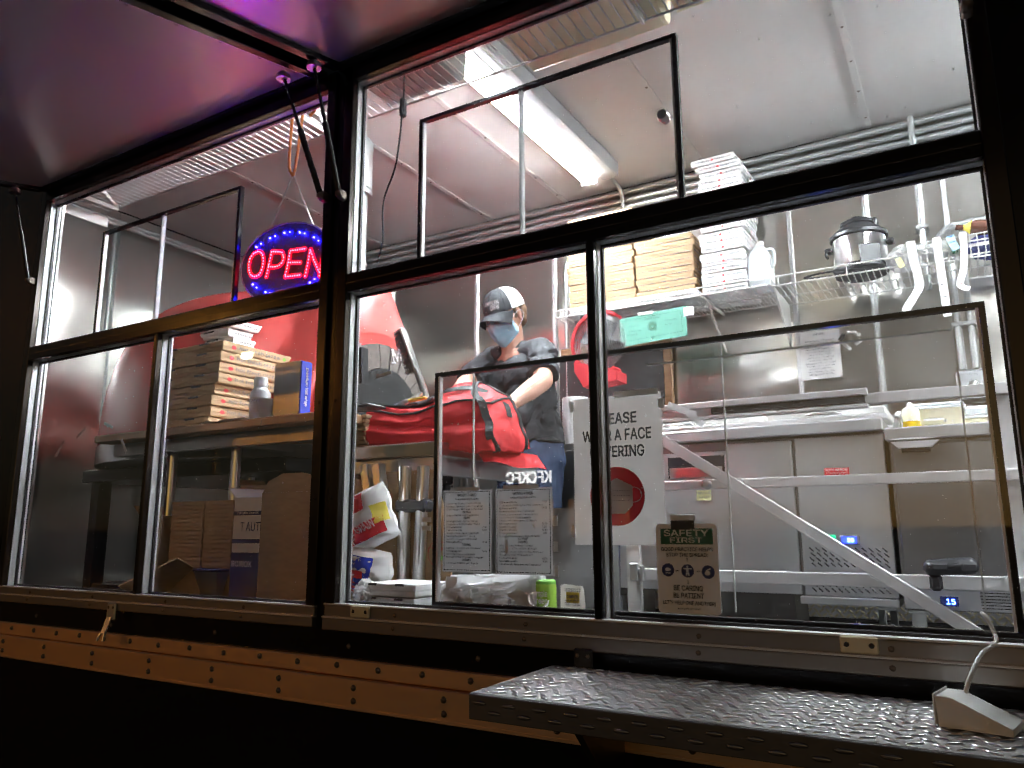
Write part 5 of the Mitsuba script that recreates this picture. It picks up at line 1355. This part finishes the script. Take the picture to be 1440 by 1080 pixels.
# clear bags of cups, can, sachet
kb = thing('cup_bag', 'large clear bag of white cups lying on the ledge below the menus', 'bag')
ms, _ = pillow((-0.885, .125, 1.312), .235, .088, .075, 3, 5, 2.2)
part(kb, 'film', cat(ms), 'bag_film', smooth=30)
part(kb, 'twisted_neck', tm(m3.Manifold.batch_hull([m3.Manifold.sphere(.028, 16).scale((1, .7, 1)).translate((-.80, .115, 1.325)), m3.Manifold.sphere(.012, 12).translate((-.772, .10, 1.350))])), 'bag_film', smooth=40)
for i in range(11):
    part(kb, 'cup', move(lathe([(0, 0), (.016, 0), (.022, .03), (.020, .03), (0, .003)], n=16), (-.975 + .0205 * i, .105 + .014 * math.sin(i * 2.4), 1.300 + .012 * math.sin(i * 1.7)), rx=70 + 30 * math.sin(i * 3), rz=40 * i), 'white_plastic', smooth=40)
solo('clear_bag', cat(pillow((-0.975, .13, 1.296), .11, .06, .07, -4, 12)[0]), 'bag_film', 'smaller clear bag lying at the left under the menu pages', 'bag', smooth=30)
solo('price_tag', box(-.992, -.962, .088, .089, 1.327, 1.349), 'paper', 'small white tag standing on the left clear bag', 'tag')
CN = thing('cleaner_can', 'lime green canister with pale lettering on the ledge', 'can')
part(CN, 'body', lathe([(0, 0), (.0205, 0), (.021, .002), (.021, .068), (.0195, .071), (0, .071)], (-.755, .105, z0_), 28), mat('lime', pr((.30, .52, .06), .35)), smooth=40)
part(CN, 'base_band', lathe([(.0213, .002), (.0213, .020)], (-.755, .105, z0_), 28), 'print_darkgreen', smooth=True)
part(CN, 'lid', lathe([(0, .0712), (.0205, .0712), (.0205, .077), (.018, .079), (0, .079)], (-.755, .105, z0_), 28), 'print_green', smooth=40)
part(CN, 'lettering', cat(*[stand(text(s, .0115, True, wide=.033), 1, (-.756, .0815, z0_ + dz)) for s, dz in (('simple', .048), ('green', .034))]), 'print_white')
NT = thing('yellow_sachet', 'white sachet with yellow panel and small print stuck on the glass', 'sachet')
part(NT, 'sheet', stand(Polygon([(-.703, 1.298), (-.650, 1.298), (-.652, 1.330), (-.655, 1.341), (-.695, 1.344), (-.702, 1.340)]), .001, (0, .068, 0)), 'thin_white')
part(NT, 'panel', stand(sbox(-.690, 1.309, -.662, 1.329), .0004, (0, .0668, 0)), 'print_yellow')
part(NT, 'lettering', cat(stand(text('COMPLETE', .0055, True, wide=.026), 1, (-.676, .0663, 1.318)), *[stand(text('sanitizer test strip', .0026, wide=.034), 1, (-.676, .0663, z)) for z in (1.334, 1.330, 1.3125, 1.308, 1.304)]), 'print_grey')

# ------------------------------------------------------------------ delivery bag
DB = thing('delivery_bag', 'large red insulated delivery bag with black straps on the steel table', 'delivery bag')
C8 = {(0, 0, 0): (-1.577, 0.47, 1.697), (1, 0, 0): (-1.122, 0.49, 1.659), (1, 1, 0): (-1.24, 0.92, 1.706), (0, 1, 0): (-1.72, .98, 1.70),
      (0, 0, 1): (-1.604, 0.5, 1.829), (1, 0, 1): (-1.176, 0.53, 1.809), (1, 1, 1): (-1.292, 0.86, 1.88), (0, 1, 1): (-1.66, .93, 1.90)}


def tri(u, v, w):
    u, v, w = (np.asarray(a, float)[:, None] for a in (u, v, w))
    p = 0
    for (i, j, k2), c in C8.items():
        p = p + (u if i else 1 - u) * (v if j else 1 - v) * (w if k2 else 1 - w) * np.array(c)
    return p


def bag_pt(u, v, w):
    p = tri(u, v, w)
    s = 4.0
    # puff the faces outwards, sag the top, pinch the middle of the front
    p[:, 1] += -.020 * np.sin(np.pi * u) * (1 - v) * np.sin(np.pi * w) ** .5 + .018 * np.exp(-((w - .52) / .10) ** 2) * (1 - v) * (0.4 + .6 * np.sin(np.pi * u))
    p[:, 0] += .028 * np.sin(np.pi * v) * u * np.sin(np.pi * w) ** .6
    hump = np.exp(-(((u - .62) / .30) ** 2 + ((v - .62) / .40) ** 2))
    p[:, 2] += w * (.070 * hump - .020 * np.exp(-((u - .25) / .2) ** 2) * (1 - v) + .012 * np.sin(9 * u) * (1 - v)) + (1 - w) * .004 * np.sin(14 * u)
    q = np.stack([u * 3.2, v * 3.2, w * 2.4], 1)
    d = meshkit.fbm(q, 4, 3) - .5
    c = np.array([u - .5, v - .5, w - .45]).T
    p += c * (.055 * d)[:, None]
    return p


def face(fn, n=44, m_=26):
    return grid(n, m_, fn)


one = lambda u: np.ones_like(u)
faces_ = [face(lambda u, v: bag_pt(u, 0 * u, v)), face(lambda u, v: bag_pt(one(u), u, v)), face(lambda u, v: bag_pt(1 - u, one(u), v)), face(lambda u, v: bag_pt(0 * u, 1 - u, v)),
          face(lambda u, v: bag_pt(u, v, one(u))), face(lambda u, v: bag_pt(u, 1 - v, 0 * u))]
bm_ = cat(faces_)
bm_.merge_vertices(digits_vertex=4)
trimesh.smoothing.filter_taubin(bm_, iterations=2)
part(DB, 'body', bm_, 'nylon', smooth=50)


def on_bag(uvw, off=.003):
    a = np.array(uvw, float)
    c = smoothline(a, 60)
    p = bag_pt(np.clip(c[:, 0], 0, 1), np.clip(c[:, 1], 0, 1), np.clip(c[:, 2], 0, 1))
    cen = np.array([-1.40, .70, 1.76])
    dd = p - cen
    return p + off * dd / np.linalg.norm(dd, axis=1)[:, None]


part(DB, 'zip_line', tube(on_bag([(0, 0, .93), (.25, 0, .90), (.5, 0, .91), (.8, 0, .95), (1, 0, .93), (1, .5, .92), (1, 1, .92)], .002), .0035, 6), 'black_web', smooth=True)
part(DB, 'strap', ribbon(on_bag([(1.0, .06, 0.0), (.985, .0, .30), (.985, 0, .6), (.96, 0, .95), (.90, .12, 1.0), (.80, .40, 1.0), (.72, .75, 1.0)], .004), .022, .003, (.75, .25, .1)), 'black_web')
part(DB, 'strap', ribbon(on_bag([(1, .82, 0), (1, .80, .4), (1, .78, .9), (.94, .78, 1), (.7, .80, 1.0)], .004), .016, .003, (0, 1, .1)), 'black_web')
part(DB, 'top_strap', ribbon(on_bag([(.20, .25, 1), (.32, .40, 1), (.44, .62, 1), (.50, .92, 1)], .004), .030, .003, (.8, -.3, 0)), 'black_web')
a_, b_ = on_bag([(.30, .30, 1), (.31, .3, 1)], .0)[0], on_bag([(.92, .42, 1), (.921, .42, 1)], .0)[0]
part(DB, 'handle', ribbon(smoothline([a_, a_ * .75 + b_ * .25 + (0, 0, .016), (a_ + b_) / 2 + (0, -.03, .020), a_ * .2 + b_ * .8 + (0, -.02, .020), b_], 30), .020, .003, (0, .7, .7)), 'black_web')
part(DB, 'flap', grid(14, 8, lambda u, v: np.array([-1.21, .52, 1.688]) + np.outer(u, np.array([.0, .38, 0.0])) + np.outer(v, np.array([.030, .01, -.05])) + np.outer(.004 * np.sin(9 * u) * v, np.array([1, 0, 1]))), 'nylon', smooth=True)
part(DB, 'logo_patch', ribbon(on_bag([(1, .42, .60), (1, .43, .68), (1, .44, .78), (1, .45, .84)], .003), .030, .001, (0, 1, .0)), 'black_web')
part(DB, 'open_mouth_lining', ribbon(on_bag([(0.02, .10, 1), (.2, .08, 1), (.4, .10, 1), (.55, .16, 1)], .005), .045, .004, (0, 1, .05)), 'black_web')
kl = thing('sauce_packets', 'small pile of white and yellow packets on the open end of the red bag', 'packets')
cpos = on_bag([(.34, .18, 1), (.341, .18, 1)], .02)[0]
for i, (dx, dz, a, mt) in enumerate(((-.03, -.004, 18, 'paper'), (.0, .004, 24, 'paper'), (.028, .006, 8, 'print_yellow'), (.012, .012, 30, 'milky'))):
    part(kl, 'packet', move(box(-.030, .030, -.012, .012, -.004, .004, .003), cpos + np.array([dx, .004 * i, dz]), ry=-a, rz=10 * i), mt)
kk = thing("card_stack", "short stack of kraft card edges peeking out at the left end of the red bag", "card stack")
for i in range(8):
    part(kk, "card", box(-1.76, -1.575 + .003 * math.sin(i * 2.), .47, .60, 1.6945 + i * .0135, 1.6945 + i * .0135 + .0105, .001), "kraft")

# ------------------------------------------------------------------ the worker
W = thing('person', 'worker in a cap, blue face mask and dark v-neck shirt bending over the red bag', 'person')
Fd = np.array([-.35, -.94, 0.]); Fd /= np.linalg.norm(Fd)
Ld = np.array([.94, -.35, 0.]); Ld /= np.linalg.norm(Ld)
shL, shR = np.array([-1.468, 1.42, 2.165]), np.array([-1.775, 1.53, 2.185])
elL, elR = np.array([-1.372, 1.25, 2.012]), np.array([-1.760, 1.28, 2.040])
wrL, wrR = np.array([-1.372, 1.02, 1.895]), np.array([-1.620, 1.03, 1.935])
neck = np.array([-1.628, 1.462, 2.192])
chest = np.array([-1.608, 1.470, 2.08])
belly = np.array([-1.580, 1.485, 1.90])
hip = np.array([-1.572, 1.495, 1.76])
ef = np.array([-.15, -.88, -.46]); ef /= np.linalg.norm(ef)
eu = np.array([0, 0, 1.0]) - ef * ef[2]; eu /= np.linalg.norm(eu)
el = np.cross(eu, ef) * -1.0
el = np.cross(ef, eu) * -1.0
if el @ Ld < 0:
    el = -el
HC = np.array([-1.640, 1.418, 2.345])
HM = np.eye(4)
HM[:3, 0], HM[:3, 1], HM[:3, 2], HM[:3, 3] = el, ef, eu, HC


def at_head(m):
    m = m.copy()
    m.apply_transform(HM)
    if np.linalg.det(HM[:3, :3]) < 0:
        m.invert()
    return m


def hp(x, y, z):
    return HM[:3, :3] @ np.array([x, y, z]) + HC


def hand(wr, d, palm_n, thumb_side, curl):
    """Palm and five separate bent fingers, rooted in the palm."""
    d = np.array(d, float); d /= np.linalg.norm(d)
    nn = np.array(palm_n, float); nn -= d * (nn @ d); nn /= np.linalg.norm(nn)
    s = np.cross(d, nn) * thumb_side
    ch = []
    kn = [wr + d * .085 + s * o for o in (.027, .009, -.010, -.027)]
    for o, k_ in zip((.020, .007, -.007, -.020), kn):
        ch.append([(wr + s * o * .6, .017), (k_, .0105)])
    for k_, L_, cu in zip(kn, (.066, .074, .069, .054), curl):
        a1, a2 = cu, cu * 1.9
        p1 = k_ + (d * math.cos(a1) + nn * math.sin(a1)) * L_ * .45
        p2 = p1 + (d * math.cos(a2) + nn * math.sin(a2)) * L_ * .32
        p3 = p2 + (d * math.cos(a2 * 1.25) + nn * math.sin(a2 * 1.25)) * L_ * .23
        ch.append([(k_, .0100), (p1, .0088), (p2, .0080), (p3, .0068)])
    t0 = wr + d * .025 + s * .022
    t1 = t0 + (d * .6 + s * .7 + nn * .25) * .034
    t2 = t1 + (d * .85 + s * .2 + nn * .45) * .030
    ch.append([(wr + d * .01, .016), (t0, .0135), (t1, .0105), (t2, .0085)])
    return ch


def arm_dir(a, b):
    v = b - a
    return v / np.linalg.norm(v)


chains = [
    [(neck, .052), (HC + ef * -.012 + eu * -.03, .052)],
    [(HC + eu * .022 - ef * .006, (.073, .082, .088)), (HC + eu * .005 + ef * .004, (.070, .080, .080))],
    [(HC - eu * .005 + ef * .020, .066), (HC - eu * .082 + ef * .058, .026)],
    [(hp(.040, .030, -.045), .030), (hp(.0, .058, -.084), .026), (hp(-.040, .030, -.045), .030)],
    [(hp(0, .083, .014), .010), (hp(0, .100, -.022), .0125), (hp(0, .088, -.030), .010)],
    [(hp(.028, .072, .022), .014), (hp(-.028, .072, .022), .014)],
    [(hp(.073, -.006, .016), (.008, .012, .014)), (hp(.073, -.004, -.014), (.007, .009, .010))],
    [(hp(-.073, -.006, .016), (.008, .012, .014)), (hp(-.073, -.004, -.014), (.007, .009, .010))],
    [(neck, .054), (chest, .078), (belly, .092), (hip, .098)],
    [(shL, .050), (neck - (0, 0, .03), .055), (shR, .050)],
    [(shL, .044), (elL, .039), (elL * .55 + wrL * .45, .038), (wrL, .026)],
    [(shR, .044), (elR, .039), (elR * .55 + wrR * .45, .038), (wrR, .026)],
]
dL, dR = arm_dir(elL, wrL), arm_dir(elR, wrR)
chains += hand(wrL, dL * .9 + np.array([-.25, 0, -.1]), (-.1, 0, -1), -1, (.35, .42, .46, .55))
chains += hand(wrR, dR * .9 + np.array([.15, 0, -.1]), (.4, 0, -.9), 1, (.35, .42, .46, .55))
for s_ in (1, -1):
    h0 = hip + Ld * .075 * s_ - (0, 0, .05)
    chains.append([(h0, .088), (h0 + np.array([0, -.01, -.32]), .058), (h0 + np.array([0, .02, -.58]), .040)])
part(W, 'body', blob(chains, smooth=10, edge=.011), 'skin', smooth=True)
# shirt: torso and sleeves over the body, with a V cut at the neck
sl_ = [[(shL + (0, 0, .002), .066), (shL * .22 + elL * .78, .064)], [(shR + (0, 0, .002), .066), (shR * .22 + elR * .78, .064)],
       [(shL - (0.012, 0, -.004), .060), (neck + np.array([.05, -.01, .005]), .050), (neck + np.array([-.06, .02, .005]), .050), (shR + (.012, 0, .004), .060)],
       [(chest + Ld * .07 + Fd * .012, .100), (chest - Ld * .07 + Fd * .012, .100)], [(chest + Ld * .068, .102), (belly + Ld * .062, .104), (hip + Ld * .062 + (0, 0, .03), .112)],
       [(chest - Ld * .068, .102), (belly - Ld * .062, .104), (hip - Ld * .062 + (0, 0, .03), .112)], [(belly + Ld * .05 + Fd * .02, .106), (belly - Ld * .05 + Fd * .02, .106)],
       [(chest + Ld * .055 + Fd * .045, .072), (belly + Ld * .04 + Fd * .03, .09)], [(chest - Ld * .055 + Fd * .045, .072), (belly - Ld * .04 + Fd * .03, .09)]]
bones = []
for chn in sl_:
    for (a, ra), (b, rb) in zip(chn[:-1], chn[1:]):
        s = m3.Manifold.sphere(1.0, 24)
        bones.append(m3.Manifold.batch_hull([s.scale([ra] * 3).translate(list(map(float, a))), s.scale([rb] * 3).translate(list(map(float, b)))]))
sh = m3.Manifold.batch_boolean(bones, m3.OpType.Add)
sh = sh.trim_by_plane((0, 0, 1), 1.795)
for sp, ep, r_ in ((shL, elL, .6), (shR, elR, .6)):
    n_ = -arm_dir(sp, ep); c_ = sp * (1 - .84) + ep * .84
    blk = m3.Manifold.cube((.150, .150, .16), True)
    bb_ = tm(blk); M_ = np.eye(4); d0, u0, v0 = frame_of(-n_); M_[:3, 0], M_[:3, 1], M_[:3, 2], M_[:3, 3] = u0, v0, d0, c_ + d0 * .08
    bb_.apply_transform(M_)
    sh = sh - m3.Manifold(m3.Mesh(np.asarray(bb_.vertices, np.float32), np.asarray(bb_.faces, np.uint32)))
sh = sh.refine_to_length(.011)
sm_ = tm(sh); sm_.merge_vertices()
trimesh.smoothing.filter_taubin(sm_, iterations=14)
vn = sm_.vertex_normals
v_ = sm_.vertices
fold = meshkit.fbm(np.stack([v_[:, 0] * 7 + v_[:, 2] * 5, v_[:, 1] * 7, v_[:, 2] * 15 - v_[:, 0] * 12], 1), 4, 6) - .5
crease = np.abs(meshkit.fbm(np.stack([v_[:, 0] * 5 + v_[:, 2] * 3, v_[:, 1] * 5, v_[:, 2] * 9 - v_[:, 0] * 7], 1), 2, 16) - .5)
sm_.vertices = v_ + vn * (.020 * fold - .012 * np.exp(-(crease / .035) ** 2))[:, None]
# the V of the neck: a wedge in front plus the round of the collar
tip = neck + Fd * .15 + np.array([0, 0, -.045])
wedge = tm(m3.Manifold.hull_points(np.array([tip - Fd * .0, tip + Fd * .10, neck + Ld * .064 + Fd * .02 + (0, 0, .10), neck - Ld * .064 + Fd * .02 + (0, 0, .10), neck + Ld * .062 + Fd * .25 + (0, 0, .06), neck - Ld * .062 + Fd * .25 + (0, 0, .06),
                                             neck + Ld * .052 - Fd * .05 + (0, 0, .10), neck - Ld * .052 - Fd * .05 + (0, 0, .10), neck + Ld * .050 - Fd * .045 + (0, 0, .035), neck - Ld * .050 - Fd * .045 + (0, 0, .035), neck + Fd * .06 + (0, 0, -.04)])))
mk_ = lambda m: m3.Manifold(m3.Mesh(np.asarray(m.vertices, np.float32), np.asarray(m.faces, np.uint32)))
sm2 = tm(mk_(sm_) - mk_(wedge))
part(W, 'shirt', sm2 if len(sm2.faces) > 500 else sm_, 'shirt', smooth=40)
gx = chest + Fd * .098
# printed swirl on the chest
gr = []
for a0, r0 in ((0.2, .030), (1.7, .040), (3.0, .026), (4.4, .036)):
    for t_ in np.linspace(0, 2.4, 12):
        pass
# jeans and shoes
jn = []
for s_ in (1, -1):
    h0 = hip + Ld * .072 * s_ - (0, 0, .04)
    jn += [[(hip + Ld * .05 * s_ + (0, 0, .035), .112), (h0, .104)], [(h0, .102), (h0 + np.array([0, -.01, -.33]), .072), (h0 + np.array([0, .02, -.585]), .056)]]
    part(W, 'shoe', blob([[(h0 + np.array([0, .03, -.645]), .038), (h0 + Fd * .15 + np.array([0, 0, -.655]), .030)]], smooth=4, edge=.02), 'black_plastic', smooth=True)
jm = blob(jn, smooth=10, edge=.016)
fj = meshkit.fbm(jm.vertices * np.array([12, 12, 22]), 3, 4) - .5
jm.vertices = jm.vertices + jm.vertex_normals * (.012 * fj)[:, None]
part(W, 'jeans', jm, 'denim', smooth=True)
part(W, 'belt_loop', cat(*[bar(hip + Ld * o * .11 + Fd * -.0 + np.array([.0, -.112 + abs(o) * .03, .0]), hip + Ld * o * .11 + np.array([.0, -.112 + abs(o) * .03, .05]), .012, .006, up=(0, -1, 0)) for o in (-.6, .6)]), 'denim', kind='stuff')

# cap: dark front panels, pale mesh back, curved visor
CA, CBR, CH, CZ = .086, .099, .094, .036


def cap_pt(th, ph, k=1.0):
    """th round the head from straight ahead, ph up from the rim."""
    return np.stack([CA * k * np.cos(ph) ** .72 * np.sin(th), -.006 + CBR * k * np.cos(ph) ** .72 * np.cos(th), CZ + CH * k * np.sin(ph)], -1)


def cap_patch(t0, t1, n, m_):
    return grid(n, m_, lambda u, v: cap_pt(t0 + (t1 - t0) * u, v * math.pi / 2 * .999, 1 + .004 * np.sin(6 * (t0 + (t1 - t0) * u))))


cp = part(W, 'cap', at_head(cap_patch(-1.12, 1.12, 30, 14)), 'cap_dark', smooth=True)
part(W, 'cap_mesh_back', at_head(cap_patch(1.122, 2 * math.pi - 1.122, 36, 14)), 'cap_white', smooth=True)
vis = lambda k: grid(24, 8, lambda u, v: np.stack([(.082 + .004 * v) * np.sin((u - .5) * 2.5) * (1 - .10 * v), -.006 + (.098 * np.cos((u - .5) * 2.5 * .92)) + .060 * v * np.cos((u - .5) * 2.2) ** .8, CZ + .003 - .016 * v - .046 * ((u - .5) * 2) ** 2 * (.25 + .75 * v) + k], 1))
va, vb = vis(.0015), vis(-.0025)
vb.invert()
part(W, 'visor', at_head(cat(va, vb)), 'cap_dark', smooth=40)
part(W, 'cap_button', at_head(ball((0, -.006, CZ + CH), .006, 1, (1, 1, .5))), 'cap_dark', smooth=True)
for th in (-.85, 0, .85):
    part(W, 'cap_seam', at_head(tube(cap_pt(np.full(14, th), np.linspace(0.02, 1.5, 14), 1.004), .0010, 5)), 'cap_dark')


def cap_text(s, hgt, wide, th0, ph0):
    t = text(s, hgt, True, wide=wide).subdivide().subdivide()
    v = t.vertices
    t.vertices = cap_pt(-(v[:, 0] / CBR) * TS + th0, ph0 + v[:, 1] / CH, 1.012 + v[:, 2])
    return at_head(t)


TS = -1.0
part(W, 'cap_lettering', cat(cap_text('JINKELEN', .017, .088, .14, .42), cap_text('CREW', .017, .050, .32, .20)), 'print_white')
# hair below the cap, glasses, mask
hr = blob([[(HC + eu * .020 - ef * .040, (.076, .070, .060)), (HC - eu * .030 - ef * .046, (.060, .040, .036))], [(hp(.067, -.028, .022), .014), (hp(.065, -.034, -.030), .012)], [(hp(-.067, -.028, .022), .014), (hp(-.065, -.034, -.030), .012)],
           [(hp(.070, .016, .030), .009), (hp(.069, .016, -.002), .006)]], smooth=5, edge=.009)
hr.vertices = hr.vertices + hr.vertex_normals * (.008 * (meshkit.fbm(hr.vertices * np.array([90, 90, 30]), 3, 2) - .5))[:, None]
part(W, 'hair', hr, 'hair', smooth=True)
mk = blob([[(hp(0, .095, .000), .014), (hp(0, .104, -.026), .020), (hp(0, .088, -.060), .026), (hp(0, .062, -.090), .026)], [(hp(.050, .052, -.016), .021), (hp(0, .098, -.026), .020), (hp(-.050, .052, -.016), .021)],
           [(hp(.052, .040, -.055), .023), (hp(0, .086, -.060), .026), (hp(-.052, .040, -.055), .023)], [(hp(.050, .052, -.016), .021), (hp(.052, .040, -.055), .023)], [(hp(-.050, .052, -.016), .021), (hp(-.052, .040, -.055), .023)],
           [(hp(.052, .040, -.055), .023), (hp(0, .064, -.090), .026), (hp(-.052, .040, -.055), .023)]], smooth=14, edge=.008)
q_ = (mk.vertices - HC) @ HM[:3, :3]
pl = sum(np.exp(-((q_[:, 2] - z0) / .0035) ** 2) for z0 in (-.030, -.048, -.066))
mk.vertices = mk.vertices - mk.vertex_normals * (.0035 * pl * np.exp(-(q_[:, 0] / .05) ** 4))[:, None]
part(W, 'face_mask', mk, 'mask_blue', smooth=True)
for s_ in (1, -1):
    part(W, 'mask_loop', tube(smoothline([hp(s_ * .066, .058, -.010), hp(s_ * .076, .030, .010), hp(s_ * .083, -.004, .020), hp(s_ * .085, -.018, .0), hp(s_ * .080, -.006, -.022), hp(s_ * .072, .036, -.052)], 20), .0014, 6), 'paper')
gl = [trimesh.creation.torus(.020, .0016, 24, 6).apply_transform(trimesh.transformations.rotation_matrix(math.pi / 2, (1, 0, 0))).apply_scale((1.25, 1, .9)).apply_translation((s_ * .031, .098, .012)) for s_ in (1, -1)]
part(W, 'glasses', at_head(cat(gl[0], gl[1], tube([(-.008, .104, .016), (.008, .104, .016)], .0016, 6), tube([(.056, .094, .016), (.078, .01, .018)], .0016, 6), tube([(-.056, .094, .016), (-.078, .01, .018)], .0016, 6))), 'black_plastic')
for s_ in (1, -1):
    part(W, 'eye', at_head(ball((s_ * .031, .078, .012), .0125, 2)), 'paper', smooth=True)
    part(W, 'iris', at_head(ball((s_ * .031, .0865, .009), .0055, 1)), 'hair', smooth=True)

# ------------------------------------------------------------------ shop across the street (seen only as a reflection in the glass)
SH = thing('shop_building', 'low shop across the street with white lit letters on a dark fascia', 'shop')
bx, byy = -24.0, -41.0
part(SH, 'wall', box(bx - 9, bx + 9, byy - 8, byy - .3, 0, 5.8), 'print_navy')
part(SH, 'fascia', box(bx - 9.2, bx + 9.2, byy - .3, byy - .05, 4.0, 6.0, .05), 'print_black')
for i, xx in enumerate((bx + .9, bx - .75)):
    m = text('KFC', .72, True, wide=1.62)
    M_ = np.array([[-1, 0, 0, 0], [0, 0, 1, 0], [0, 1, 0, 0], [0, 0, 0, 1.]])
    m.apply_scale((1, 1, 120)); m.apply_transform(M_); m.apply_translation((xx, byy - .04, 4.30))
    part(SH, 'sign_letters', m, 'print_white', emitter=lamp(1.0, 1.0, .98))
for i in range(6):
    w_ = part(SH, 'window', box(bx - 7.4 + 2.5 * i, bx - 5.6 + 2.5 * i, byy - .29, byy - .24, 1.0, 3.4, .02), 'print_black')
    part(w_, 'lit_pane', box(bx - 7.25 + 2.5 * i, bx - 5.75 + 2.5 * i, byy - .235, byy - .225, 1.15 + .4 * (i % 2), 3.2), 'print_yellow', emitter=lamp(.06, .028, .009))

labels = {k: v for k, v in labels.items()}
